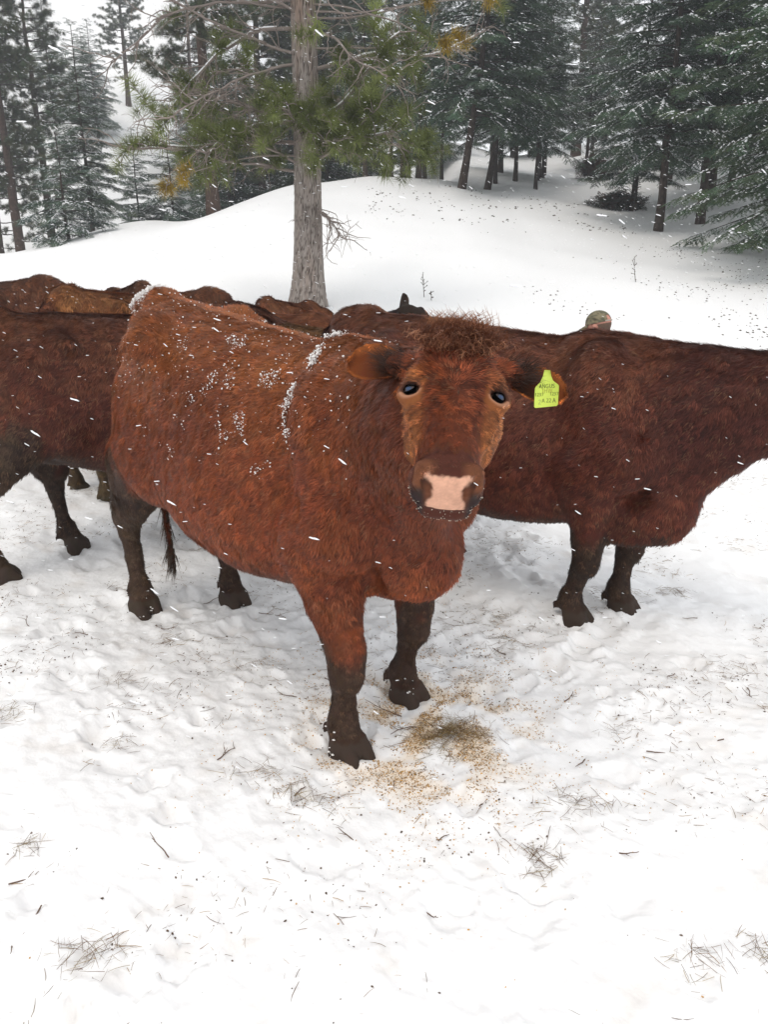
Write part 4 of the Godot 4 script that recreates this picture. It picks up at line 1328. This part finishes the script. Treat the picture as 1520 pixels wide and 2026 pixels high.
func brush() -> void:
	rng.seed = 620
	var wood := mat(Color.WHITE, 0.9)
	for s in [[8.0, 31.8, 0.8, 1.1, "heap of rusty brown dead fir brush in the gap of the wood", 0], [6.85, 24.3, 1.0, 0.45, "fallen green and brown fir bough at the foot of the thin leaning trunk", 1]]:
		var o := base("brush_pile", Vector3(s[0], broad(s[0], s[1]), -s[1]))
		tag(o, s[4], "brush pile")
		var b := Buf.new()
		var buf := PackedFloat32Array()
		for k in 26:
			var p := Vector3(rng.randf_range(-0.5, 0.5) * s[2], 0.02, rng.randf_range(-0.3, 0.3))
			var bp := wander(p, Vector3(rng.randf_range(-0.8, 0.8), s[3] * rng.randf_range(0.3, 1.0), rng.randf_range(-0.5, 0.5)), s[3] * rng.randf_range(0.5, 1.0), 6, 0.2, 0.05)
			b.tube(bp, taper(7, 0.014, 0.004), 4, Color(0.09, 0.055, 0.04), false)
			for e in range(1, 7):
				for w in 4:
					var d := Vector3(rng.randf_range(-1, 1), rng.randf_range(-0.6, 0.8), rng.randf_range(-1, 1)).normalized()
					var z := d.cross(Vector3(0.1, 1, 0.1)).normalized()
					var g := rng.randf_range(0.6, 1.4)
					var c := Color(0.085 * g, 0.045 * g, 0.025 * g) if s[5] == 0 or rng.randf() < 0.45 else Color(0.05 * g, 0.06 * g, 0.03 * g)
					push(buf, d * 0.6, z.cross(d) * 0.6, z * 0.6, bp[e], c)
		part("twigs", b.mesh(), wood, o).set_meta("kind", "stuff")
		copies("needles", spray, needle_mat, buf, o)
	# dry weeds sticking out of the snow: x, d, height
	var n := 0
	for s in [[0.62, 12.3, 0.30, "dry seed stalk in the snow beyond the herd, right of the big pine"], [0.72, 12.1, 0.16, "short dry stalk right beside the seed stalk beyond the herd"], [1.30, 9.2, 0.34, "tall thin weed stalk behind the cow's curly poll"], [1.85, 9.0, 0.24, "thin dry stalk above the back of the right hand cow"], [2.35, 8.6, 0.22, "thin weed just left of the man's cap"], [4.25, 13.6, 0.42, "bare thin sapling on the snow slope at right"], [7.9, 28.0, 0.5, "bare stem in front of the brown dead brush"], [-10.2, 19.5, 0.16, "dark stick poking from the snow near the left edge"], [9.3, 36.0, 1.2, "tall bare stem in the gap of the wood"]]:
		var b := Buf.new()
		var bp := wander(Vector3.ZERO, Vector3(rng.randf_range(-0.15, 0.15), 1, 0), s[2], 6, 0.12, 0.0)
		b.tube(bp, taper(7, 0.006 + 0.002 * s[2], 0.003), 5, Color(0.085, 0.07, 0.05))
		for k in 9:
			var e := rng.randi_range(2, 6)
			var tp := wander(bp[e], Vector3(rng.randf_range(-1, 1), rng.randf_range(0.2, 1), rng.randf_range(-1, 1)), s[2] * rng.randf_range(0.1, 0.3), 3, 0.2, 0.0)
			b.tube(tp, taper(4, 0.005, 0.003), 4, Color(0.09, 0.075, 0.055), false)
			b.blob(tp[3], Vector3.ONE * 0.009, Basis.IDENTITY, Color(0.10, 0.085, 0.06), 0.3, rng, 3, 5)
		var o := part("weed_stalk", b.mesh(), wood, self)
		o.position = Vector3(s[0], ground(s[0], s[1]) - 0.02, -s[1])
		tag(o, s[3], "weed")
		n += 1

# ---------------------------------------------------------------- litter on the snow
func make_litter() -> void:
	rng.seed = 700
	var stuffm := mat(Color.WHITE, 0.85)
	var straw := Buf.new()          # one bent stalk, 1 long
	straw.tube(PackedVector3Array([Vector3(-0.5, 0, 0), Vector3(-0.2, 0.03, 0.03), Vector3(0.15, 0.05, 0.0), Vector3(0.5, 0.01, -0.06)]), PackedFloat32Array([0.014, 0.015, 0.013, 0.006]), 3, Color.WHITE, false)
	var straw_mesh := straw.mesh()
	var chip := Buf.new()
	chip.blob(Vector3.ZERO, Vector3(1, 0.45, 0.7), Basis.IDENTITY, Color.WHITE, 0.3, rng, 3, 5)
	var chip_mesh := chip.mesh()
	var lay := func(buf: PackedFloat32Array, x: float, d: float, size: float, up: float, c: Color, tilt := 0.2) -> void:
		var bs := Basis(Vector3.UP, rng.randf() * TAU) * Basis(Vector3(0, 0, 1), rng.randf_range(-tilt, tilt)) * Basis(Vector3(1, 0, 0), rng.randf() * 6.0)
		push(buf, bs.x * size, bs.y * size, bs.z * size, Vector3(x, ground(x, d) + up, -d), c)
	# scattered bits of hay, bark and dung
	var hay := PackedFloat32Array()
	var bits := PackedFloat32Array()
	for k in 130000:
		var d := rng.randf_range(0.9, 7.5)
		var x := rng.randf_range(-1, 1) * (0.9 + d * 0.62)
		var w := nz.get_noise_2d(x * 1.3 + 50.0, d * 1.3) + 0.55 * nz.get_noise_2d(x * 4.0, d * 4.0 + 20.0)
		if rng.randf() > smoothstep(-0.3, 0.8, w) * clampf((d - 1.0) * 0.5, 0.18, 1.0): continue
		var g := rng.randf_range(0.5, 1.2)
		if rng.randf() < 0.75:
			lay.call(hay, x, d, 0.006 + 0.060 * pow(rng.randf(), 3.0), 0.0005, Color(0.21 * g, 0.115 * g, 0.062 * g) if rng.randf() < 0.65 else Color(0.36 * g, 0.22 * g, 0.09 * g))
		else:
			lay.call(bits, x, d, 0.0012 + 0.0042 * pow(rng.randf(), 2.0), 0.0, Color(0.14 * g, 0.095 * g, 0.065 * g))
	tag(copies("scattered_hay", straw_mesh, stuffm, hay, self), "bits of brown hay strewn over the trampled snow", "hay", "", "stuff")
	# debris under the firs at the right
	for k in 4500:
		var d := rng.randf_range(8.0, 20.0)
		var x := rng.randf_range(2.0, 0.56 * d + 1.0)
		var w := nz.get_noise_2d(x * 0.35 + 80.0, d * 0.35)
		if rng.randf() > smoothstep(-0.3, 0.8, w + (x / d - 0.36) * 3.2): continue
		var g := rng.randf_range(0.6, 1.3)
		lay.call(bits, x, d, rng.randf_range(0.005, 0.022), 0.0, Color(0.09 * g, 0.07 * g, 0.05 * g))
	for k in 420:
		var x := rng.randf_range(-0.5, 6.0)
		var d := rng.randf_range(18.5, 24.5)
		var g := rng.randf_range(0.6, 1.3)
		if nz.get_noise_2d(x * 0.6, d * 0.6) > -0.1:
			lay.call(bits, x, d, rng.randf_range(0.012, 0.04), 0.0, Color(0.12 * g, 0.10 * g, 0.08 * g))
	tag(copies("debris", chip_mesh, stuffm, bits, self), "dark specks of bark and dung on the snow", "debris", "", "stuff")
	# spilt grain round the front feet
	var grain := PackedFloat32Array()
	for k in 24000:
		var x := rng.randfn(0.13, 0.17)
		var d := rng.randfn(2.33, 0.20)
		if rng.randf() < 0.4:
			x = rng.randfn(0.16, 0.38); d = rng.randfn(2.5, 0.36)
		var w := nz.get_noise_2d(x * 5.0 + 9.0, d * 5.0) + 0.6 * nz.get_noise_2d(x * 13.0, d * 13.0)
		if rng.randf() > smoothstep(-0.5, 0.6, w): continue
		var g := rng.randf_range(0.6, 1.15)
		var c := Color(0.60 * g, 0.36 * g, 0.15 * g)
		var q := rng.randf()
		if q < 0.2: c = Color(0.66 * g, 0.36 * g, 0.07 * g)
		elif q < 0.45: c = Color(0.62 * g, 0.46 * g, 0.30 * g)
		elif q < 0.55: c = Color(0.16 * g, 0.09 * g, 0.05 * g)
		lay.call(grain, x, d, 0.0011 + 0.0026 * pow(rng.randf(), 1.6), 0.0006, c)
	tag(copies("spilt_grain", chip_mesh, stuffm, grain, self), "orange feed grain spilt over the snow round the front hooves", "grain", "", "stuff")
	# clumps of hay: x, d, radius, stalks, label
	var clumps := CLUMPS
	for q in clumps:
		var buf := PackedFloat32Array()
		var o := base("hay_clump", Vector3(q[0], ground(q[0], q[1]), -q[1]))
		for k in int(q[3] * 1.9):
			var r: float = q[2] * pow(rng.randf(), 0.75) * rng.randf_range(0.5, 1.25)
			var a := rng.randf() * TAU
			var p := Vector3(cos(a) * r, rng.randf_range(0.0, 0.025) * (1.0 - r / (q[2] * 1.2)) * (1.6 if q[3] > 300 else 1.0), sin(a) * r * 0.75)
			var g := rng.randf_range(0.5, 1.25)
			var s := 0.010 + 0.055 * pow(rng.randf(), 1.8)
			var bs := Basis(Vector3.UP, rng.randf() * TAU) * Basis(Vector3(0, 0, 1), rng.randf_range(-0.16, 0.16) * (2.5 if q[3] > 300 else 1.0)) * Basis(Vector3(1, 0, 0), rng.randf() * 6.0)
			var c := Color(0.33 * g, 0.24 * g, 0.11 * g) if rng.randf() < (0.65 if q[3] > 300 else 0.35) else Color(0.19 * g, 0.105 * g, 0.055 * g)
			p.y += ground(q[0] + p.x, q[1] - p.z) - o.position.y
			push(buf, bs.x * s, bs.y * s * 0.8, bs.z * s * 0.8, p, c)
		copies("stalks", straw_mesh, stuffm, buf, o)
		tag(o, q[4], "hay")
	# single twigs: x, d, length
	for q in TWIGS:
		var b := Buf.new()
		var a := rng.randf() * TAU
		var dirv := Vector3(cos(a), 0.06, sin(a) * 0.6)
		var L: float = q[2] * (0.75 if q[1] > 2.0 else 0.55)
		var bp := wander(-dirv * L * 0.5, dirv, L, 7, 0.24, 0.0)
		b.tube(bp, taper(8, 0.0021, 0.0010), 5, Color(0.14, 0.085, 0.055))
		for k in rng.randi_range(1, 4):
			var e := rng.randi_range(2, 6)
			b.tube(wander(bp[e], dirv.rotated(Vector3.UP, rng.randf_range(-1.0, 1.0)) + Vector3.UP * rng.randf_range(0, 0.4), L * rng.randf_range(0.2, 0.45), 4, 0.25, 0.0), taper(5, 0.0013, 0.0007), 4, Color(0.15, 0.095, 0.06), false)
		var o := part("twig", b.mesh(), stuffm, self)
		o.position = Vector3(q[0], ground(q[0], q[1]) + 0.006, -q[1])
		tag(o, "thin brown twig lying on the trampled snow", "twig", "twigs scattered on the trampled snow")
	# falling snow
	var flake := Buf.new()
	for k in 3:
		flake.blob(Vector3(rng.randf_range(-0.6, 0.6), rng.randf_range(-0.2, 0.2), rng.randf_range(-0.3, 0.3)), Vector3(0.8, 0.42, 0.5), Basis.IDENTITY, Color.WHITE, 0.25, rng, 4, 6)
	var air := PackedFloat32Array()
	for k in 13000:
		var d := 12.0 * pow(rng.randf(), 0.7)
		if d < 0.75: continue
		var x := rng.randf_range(-1, 1) * (0.6 + 0.55 * d)
		var y := rng.randf_range(0.05, 2.6 + 0.3 * d)
		if y < broad(x, d): continue
		var s := (0.0009 + 0.0027 * pow(rng.randf(), 2.0)) * (0.9 + 0.06 * d)
		var bs := Basis(Vector3(0, 0, 1), rng.randf_range(-0.7, 0.1)) * Basis(Vector3(1, 0, 0), rng.randf() * 6.0)
		push(air, bs.x * s * 2.2, bs.y * s * 0.8, bs.z * s * 0.8, Vector3(x, y, -d), Color.WHITE)
	tag(copies("falling_snowflakes", flake.mesh(), snow_mat, air, self), "snowflakes falling through the air", "snowflakes", "", "stuff")

# ---------------------------------------------------------------- snow caught in the front cow's coat
func snow_on(b: Buf, xf: Transform3D) -> void:
	rng.seed = 810
	var lump := Buf.new()
	lump.blob(Vector3.ZERO, Vector3(1, 0.6, 0.8), Basis.IDENTITY, Color.WHITE, 0.3, rng, 4, 6)
	var buf := PackedFloat32Array()
	for t in range(0, b.i.size(), 3):
		var p := (b.v[b.i[t]] + b.v[b.i[t + 1]] + b.v[b.i[t + 2]]) / 3.0
		var n := b.n[b.i[t]]
		if p.y < 0.10:
			if nf.get_noise_3d(p.x * 12.0, p.y * 12.0, p.z * 12.0 + 4.0) > 0.15 and rng.randf() < 0.12:
				var hs := rng.randf_range(0.0015, 0.0055)
				push(buf, Vector3(hs, 0, 0), Vector3(0, hs, 0), Vector3(0, 0, hs), xf * (p + n * 0.003), Color.WHITE)
			continue
		if p.x > 0.85 or p.y < 0.75: continue
		var w := 0.0
		# ridge over the tail head
		if p.y > 1.30 and p.x < -0.70 and n.x < 0.25: w = 3.0 * smoothstep(1.33, 1.41, p.y) * smoothstep(0.09, 0.02, absf(p.z - 0.02)) * smoothstep(-0.45, 0.1, nf.get_noise_3d(p.x * 14.0, p.y * 14.0, p.z * 14.0))
		# the crease behind the shoulder
		var line := 0.47 + (1.31 - p.y) * 0.42 + 0.05 * nf.get_noise_2d(p.y * 5.0, 1.0) + 0.02 * nz.get_noise_2d(p.y * 21.0, p.z * 21.0)
		if p.z > -0.05 and p.y > 0.9: w = maxf(w, 3.6 * smoothstep(0.025 + 0.05 * absf(nz.get_noise_2d(p.y * 9.0, 7.0)), 0.0, absf(p.x - line)) * smoothstep(0.95, 1.15, p.y) * smoothstep(-0.1, 0.35, nf.get_noise_3d(p.x * 9.0, p.y * 9.0, p.z * 9.0)))
		# ribs
		if p.z > 0.1 and p.x > -0.55 and p.x < 0.5:
			var m := nf.get_noise_3d(p.x * 7.0 + 4.0, p.y * 7.0, p.z * 7.0)
			w = maxf(w, 0.9 * smoothstep(0.22, 0.5, m) * smoothstep(-0.5, 0.2, p.x) * smoothstep(0.82, 1.0, p.y))
		w = maxf(w, 0.03 * smoothstep(0.95, 1.25, p.y))
		var big := w > 1.5
		w *= 2.2
		while w > 0.0:
			if rng.randf() < w:
				var q := p + Vector3(rng.randf_range(-1, 1), rng.randf_range(-1, 1), rng.randf_range(-1, 1)) * 0.008 + n * rng.randf_range(0.003, 0.013)
				var s := (0.0008 + 0.0034 * pow(rng.randf(), 3.0)) * (1.35 if big else 1.0)
				var bs := Basis(Vector3(rng.randf(), rng.randf(), 0.2).normalized(), rng.randf() * 6.0)
				push(buf, bs.x * s, bs.y * s, bs.z * s, xf * q, Color.WHITE)
			w -= 1.0
	tag(copies("snow_on_coat", lump.mesh(), mat(Color(0.84, 0.82, 0.80), 0.8, false), buf, self), "snow caught in the front cow's coat and on her hooves", "snow", "", "stuff")

# ---------------------------------------------------------------- the man behind the right hand cow
func make_man() -> void:
	var at := Vector3(1.86, ground(1.86, 6.5), -6.5)
	var o := base("person", at)
	tag(o, "person in a camouflage cap crouching behind the right hand cow", "person")
	var f := Field.new(Vector3(-0.65, -0.05, -0.45), Vector3(0.45, 1.15, 0.45), 0.014)
	for s in [-1.0, 1.0]:
		f.capsule(Vector3(0.16, 0.40, 0.10 * s), Vector3(-0.26, 0.52, 0.15 * s), 0.105, 0.07, 0.05)
		f.capsule(Vector3(-0.26, 0.52, 0.15 * s), Vector3(-0.04, 0.10, 0.13 * s), 0.066, 0.046, 0.03)
		f.capsule(Vector3(0.0, 0.04, 0.13 * s), Vector3(-0.18, 0.03, 0.14 * s), 0.05, 0.042, 0.03)
		f.capsule(Vector3(0.0, 0.84, 0.18 * s), Vector3(-0.06, 0.58, 0.23 * s), 0.066, 0.052, 0.05)
		f.capsule(Vector3(-0.06, 0.58, 0.23 * s), Vector3(-0.30, 0.62, 0.15 * s), 0.050, 0.036, 0.03)
	f.capsule(Vector3(0.16, 0.40, -0.05), Vector3(0.16, 0.40, 0.05), 0.14, 0.14, 0.08)
	f.capsule(Vector3(0.14, 0.45, 0), Vector3(0.04, 0.72, 0), 0.145, 0.16, 0.08)
	f.capsule(Vector3(0.02, 0.80, -0.12), Vector3(0.02, 0.80, 0.12), 0.10, 0.10, 0.07)
	f.capsule(Vector3(0.0, 0.86, 0), Vector3(-0.06, 0.98, 0), 0.068, 0.058, 0.03)
	var b := f.nets()
	for k in b.v.size():
		var p := b.v[k]
		b.c[k] = Color(0.08, 0.07, 0.16) if p.y > 0.56 and p.x > -0.29 else Color(0.05, 0.055, 0.07)
		if p.y > 0.93: b.c[k] = Color(0.50, 0.24, 0.18)
		if p.y < 0.10: b.c[k] = Color(0.05, 0.035, 0.025)
	# head, looking left and down
	var h := Field.new(Vector3(-0.16, -0.17, -0.12), Vector3(0.16, 0.16, 0.12), 0.006)
	h.capsule(Vector3(0.02, 0.035, 0), Vector3(-0.02, 0.03, 0), 0.092, 0.09, 0.02, false, Vector3(1, 1, 1.15))
	h.capsule(Vector3(-0.04, -0.03, 0), Vector3(-0.055, -0.085, 0), 0.062, 0.038, 0.04)
	h.capsule(Vector3(-0.105, 0.0, 0), Vector3(-0.122, -0.03, 0), 0.010, 0.015, 0.015)
	h.capsule(Vector3(0.03, -0.05, 0), Vector3(0.06, -0.14, 0), 0.055, 0.055, 0.03)
	for s in [-1.0, 1.0]:
		h.capsule(Vector3(-0.092, 0.012, 0.030 * s), Vector3(-0.10, 0.012, 0.034 * s), 0.012, 0.011, 0.006, true)
		h.capsule(Vector3(0.012, 0.02, 0.083 * s), Vector3(0.0, -0.025, 0.078 * s), 0.019, 0.012, 0.008)
	h.capsule(Vector3(-0.10, -0.062, -0.02), Vector3(-0.10, -0.062, 0.02), 0.004, 0.004, 0.006, true)
	var hb := h.nets()
	for k in hb.v.size():
		hb.c[k] = Color(0.52, 0.25, 0.19)
		if hb.v[k].x > 0.035 and hb.v[k].y < 0.03 and hb.v[k].y > -0.05: hb.c[k] = Color(0.13, 0.085, 0.06)
	var ht := Transform3D(Basis(Vector3.UP, -0.75) * Basis(Vector3(0, 0, 1), 0.25), Vector3(-0.09, 1.012, -0.02))
	b.add(hb, ht)
	# hands: palm and five fingers each
	for s in [-1.0, 1.0]:
		var hf := Field.new(Vector3(-0.08, -0.20, -0.07), Vector3(0.08, 0.04, 0.07), 0.004)
		hf.capsule(Vector3(0, 0, -0.012), Vector3(0, -0.07, -0.018), 0.022, 0.024, 0.01)
		hf.capsule(Vector3(0, 0, 0.012), Vector3(0, -0.07, 0.018), 0.022, 0.024, 0.01)
		for g in 4:
			var z := -0.030 + 0.020 * g
			var L: float = [0.062, 0.075, 0.07, 0.055][g]
			hf.capsule(Vector3(0, -0.075, z), Vector3(-0.008, -0.075 - L * 0.55, z * 1.1), 0.0095, 0.009, 0.004)
			hf.capsule(Vector3(-0.008, -0.075 - L * 0.55, z * 1.1), Vector3(-0.028, -0.075 - L * 0.95, z * 1.1), 0.009, 0.008, 0.004)
		hf.capsule(Vector3(-0.005, -0.02, 0.025 * -s), Vector3(-0.022, -0.06, 0.050 * -s), 0.012, 0.010, 0.006)
		hf.capsule(Vector3(-0.022, -0.06, 0.050 * -s), Vector3(-0.03, -0.085, 0.046 * -s), 0.010, 0.008, 0.004)
		var fb := hf.nets()
		for k in fb.v.size(): fb.c[k] = Color(0.50, 0.24, 0.18)
		b.add(fb, Transform3D(Basis(Vector3(0, 0, 1), -1.2), Vector3(-0.32, 0.62, 0.14 * s)))
	part("body", b.mesh(), mat(Color.WHITE, 0.75), o)
	# cap: crown with an opening at the back, strap and peak
	var c := Buf.new()
	var olive := [Color(0.15, 0.135, 0.085), Color(0.10, 0.10, 0.07), Color(0.22, 0.19, 0.12), Color(0.08, 0.07, 0.05)]
	var nr := 12
	var ns := 36
	for r in nr + 1:
		var lat := 1.62 * r / nr
		for s in ns + 1:
			var lon := TAU * s / ns
			var p := Vector3(cos(lon) * sin(lat) * 0.108, cos(lat) * 0.098, sin(lon) * sin(lat) * 0.093) + Vector3(0.004, 0.045, 0)
			var v := nf.get_noise_3d(p.x * 14.0, p.y * 14.0, p.z * 14.0)
			c.vert(p, (p - Vector3(0, 0.045, 0)).normalized(), olive[clampi(int((v + 0.6) * 3.4), 0, 3)])
	for r in nr:
		for s in ns:
			var lon := TAU * (s + 0.5) / ns
			if r >= 8 and cos(lon) > 0.86 and absf(sin(lon)) < 0.30 + 0.06 * (r - 8): continue
			var q := r * (ns + 1) + s
			c.i.append_array(PackedInt32Array([q, q + ns + 1, q + 1, q + 1, q + ns + 1, q + ns + 2]))
	var strap := PackedVector3Array()
	for k in 9:
		var a := lerpf(-0.6, 0.6, k / 8.0)
		strap.append(Vector3(0.004 + cos(a) * 0.110, 0.045, sin(a) * 0.095))
	c.tube(strap, taper(9, 0.006, 0.006), 6, Color(0.40, 0.36, 0.30))
	var first := c.v.size()
	for layer in 2:
		for k in 13:
			var a := lerpf(-1.15, 1.15, k / 12.0)
			for e in 2:
				c.vert(Vector3(-0.10 * cos(a) - 0.075 * e * cos(a * 0.9), 0.042 - 0.018 * e - 0.02 * absf(sin(a)) * e - 0.004 * layer, 0.090 * sin(a)), Vector3.UP if layer == 0 else Vector3.DOWN, olive[(k / 2) % 3])
	for layer in 2:
		for k in 12:
			var q := first + layer * 26 + k * 2
			if layer == 0: c.i.append_array(PackedInt32Array([q, q + 2, q + 1, q + 1, q + 2, q + 3]))
			else: c.i.append_array(PackedInt32Array([q, q + 1, q + 2, q + 1, q + 3, q + 2]))
	var cap := part("cap", c.mesh(), mat(Color.WHITE, 0.85), o)
	cap.transform = ht
	cap.set_meta("label", "camouflage cap with an open back and a strap")
	var col := Buf.new()
	var ring := PackedVector3Array()
	for k in 15: ring.append(Vector3(-0.01 + 0.085 * cos(TAU * k / 14.0), 0.935 + 0.03 * cos(TAU * k / 14.0), 0.082 * sin(TAU * k / 14.0)))
	col.tube(ring, taper(15, 0.022, 0.022), 7, Color(0.16, 0.10, 0.34), false)
	part("collar", col.mesh(), mat(Color.WHITE, 0.8), o)

const TWIGS := [[-1.37, 3.1, 0.16], [-0.96, 3.08, 0.14], [-0.52, 3.28, 0.18], [-0.22, 2.67, 0.1], [-1.0, 2.49, 0.18], [-0.54, 2.19, 0.12], [-0.34, 2.53, 0.15], [0.07, 2.36, 0.15], [0.0, 2.46, 0.2], [0.49, 2.96, 0.16], [0.57, 3.28, 0.12], [0.3, 1.96, 0.08], [0.71, 2.56, 0.1], [0.95, 2.25, 0.14], [1.11, 2.27, 0.22], [1.15, 2.71, 0.1], [-0.9, 1.53, 0.3], [0.12, 1.56, 0.08], [-0.1, 1.83, 0.12], [-0.27, 1.99, 0.12], [-0.62, 1.75, 0.14], [0.66, 2.19, 0.1], [1.4, 2.6, 0.2], [0.68, 1.74, 0.1], [-0.99, 1.68, 0.15], [0.17, 1.81, 0.08], [1.41, 3.2, 0.1], [-0.84, 3.47, 0.15], [-1.64, 3.2, 0.12]]
const CLUMPS := [[-1.02, 2.67, 0.14, 60, "flat scatter of brown hay on the snow left of the front cow's hooves"], [-0.91, 2.25, 0.08, 30, "small star of crossed hay stalks at the left of the foreground"], [-0.26, 1.98, 0.1, 70, "reddish brown hay bundle below the front cow's nearest hoof"], [-0.71, 1.43, 0.13, 90, "trampled patch of grass and dung showing through at the lower left"], [1.46, 3.53, 0.12, 80, "grass tuft right of the right hand cow's front hooves"], [-1.01, 1.79, 0.06, 40, "small grey tuft at the left edge of the foreground"], [0.43, 1.74, 0.09, 90, "dark curved wisp of hay at the right of the foreground"], [0.93, 1.42, 0.10, 60, "dark hay mat at the lower right edge"], [-1.35, 2.43, 0.1, 50, "hay scraps at the left edge beyond the small grey tuft"], [0.53, 3.25, 0.12, 60, "yellowish hay between the front cow's far leg and the right hand cow"], [0.6, 1.96, 0.16, 90, "loose ring of hay stalks right of the spilt grain"], [0.23, 2.3, 0.17, 700, "thick olive brown heap of hay amid the spilt grain"], [1.38, 2.75, 0.2, 70, "long line of hay stalks near the right edge"], [-0.18, 1.94, 0.1, 30, "few curled stalks nearest below the reddish hay bundle"], [0.75, 1.41, 0.1, 40, "thin stalks just left of the dark hay mat at the lower right"], [-0.94, 2.98, 0.12, 40, "hay wisps between the left cow and the front cow's hind hoof"], [-0.53, 2.75, 0.16, 50, "specks of reddish hay behind the front cow's nearest leg"], [0.5, 2.98, 0.14, 70, "dark twiggy hay right of the front cow's far front hoof"], [0.84, 2.36, 0.12, 30, "sparse hay stalks on clean snow at the right"], [-0.39, 2.09, 0.14, 60, "brown hay scraps left of the reddish hay bundle"], [-1.99, 5.09, 0.15, 40, "hay on the snow under the left hand cow's belly"], [1.24, 3.47, 0.1, 30, "few stalks close beside the right hand cow's far front hoof"]]

func _ready() -> void:
	nz.seed = 11; nz.frequency = 1.0; nz.noise_type = FastNoiseLite.TYPE_SIMPLEX_SMOOTH; nz.fractal_type = FastNoiseLite.FRACTAL_NONE
	nf.seed = 23; nf.frequency = 1.0; nf.noise_type = FastNoiseLite.TYPE_SIMPLEX_SMOOTH; nf.fractal_type = FastNoiseLite.FRACTAL_FBM; nf.fractal_octaves = 4
	# camera
	var cam := Camera3D.new()
	cam.name = "camera"
	cam.fov = 67.0
	cam.near = 0.05
	cam.far = 400.0
	add_child(cam)
	cam.position = Vector3(0, 1.6, 0)
	cam.rotation_degrees = Vector3(-18.5, 0, 0)
	cam.current = true
	# overcast sky
	var env := Environment.new()
	env.background_mode = Environment.BG_SKY
	var sm := ProceduralSkyMaterial.new()
	sm.sky_top_color = Color(0.95, 0.957, 0.965)
	sm.sky_horizon_color = Color(0.955, 0.965, 0.975)
	sm.ground_horizon_color = Color(0.9, 0.92, 0.95)
	sm.ground_bottom_color = Color(0.8, 0.82, 0.85)
	sm.sun_angle_max = 1.0
	var sky := Sky.new()
	sky.sky_material = sm
	env.sky = sky
	env.background_energy_multiplier = 1.0
	env.tonemap_mode = Environment.TONE_MAPPER_LINEAR
	env.tonemap_exposure = 1.56
	env.sdfgi_enabled = true
	env.ssao_enabled = true
	env.ssil_enabled = true
	env.fog_enabled = true
	env.fog_density = 0.0034
	env.fog_light_color = Color(0.93, 0.95, 0.98)
	var we := WorldEnvironment.new()
	we.name = "world_environment"
	we.environment = env
	add_child(we)
	var sun := DirectionalLight3D.new()
	sun.name = "overcast_sun"
	sun.light_energy = 0.25
	sun.light_color = Color(1.0, 0.97, 0.93)
	sun.light_angular_distance = 30.0
	sun.shadow_enabled = true
	add_child(sun)
	sun.rotation_degrees = Vector3(-62, -35, 0)
	var t0 := Time.get_ticks_msec()
	make_ground()
	print("ground ", Time.get_ticks_msec() - t0)
	make_wood()
	print("wood ", Time.get_ticks_msec() - t0)
	make_herd()
	make_man()
	make_litter()
	print("herd ", Time.get_ticks_msec() - t0)
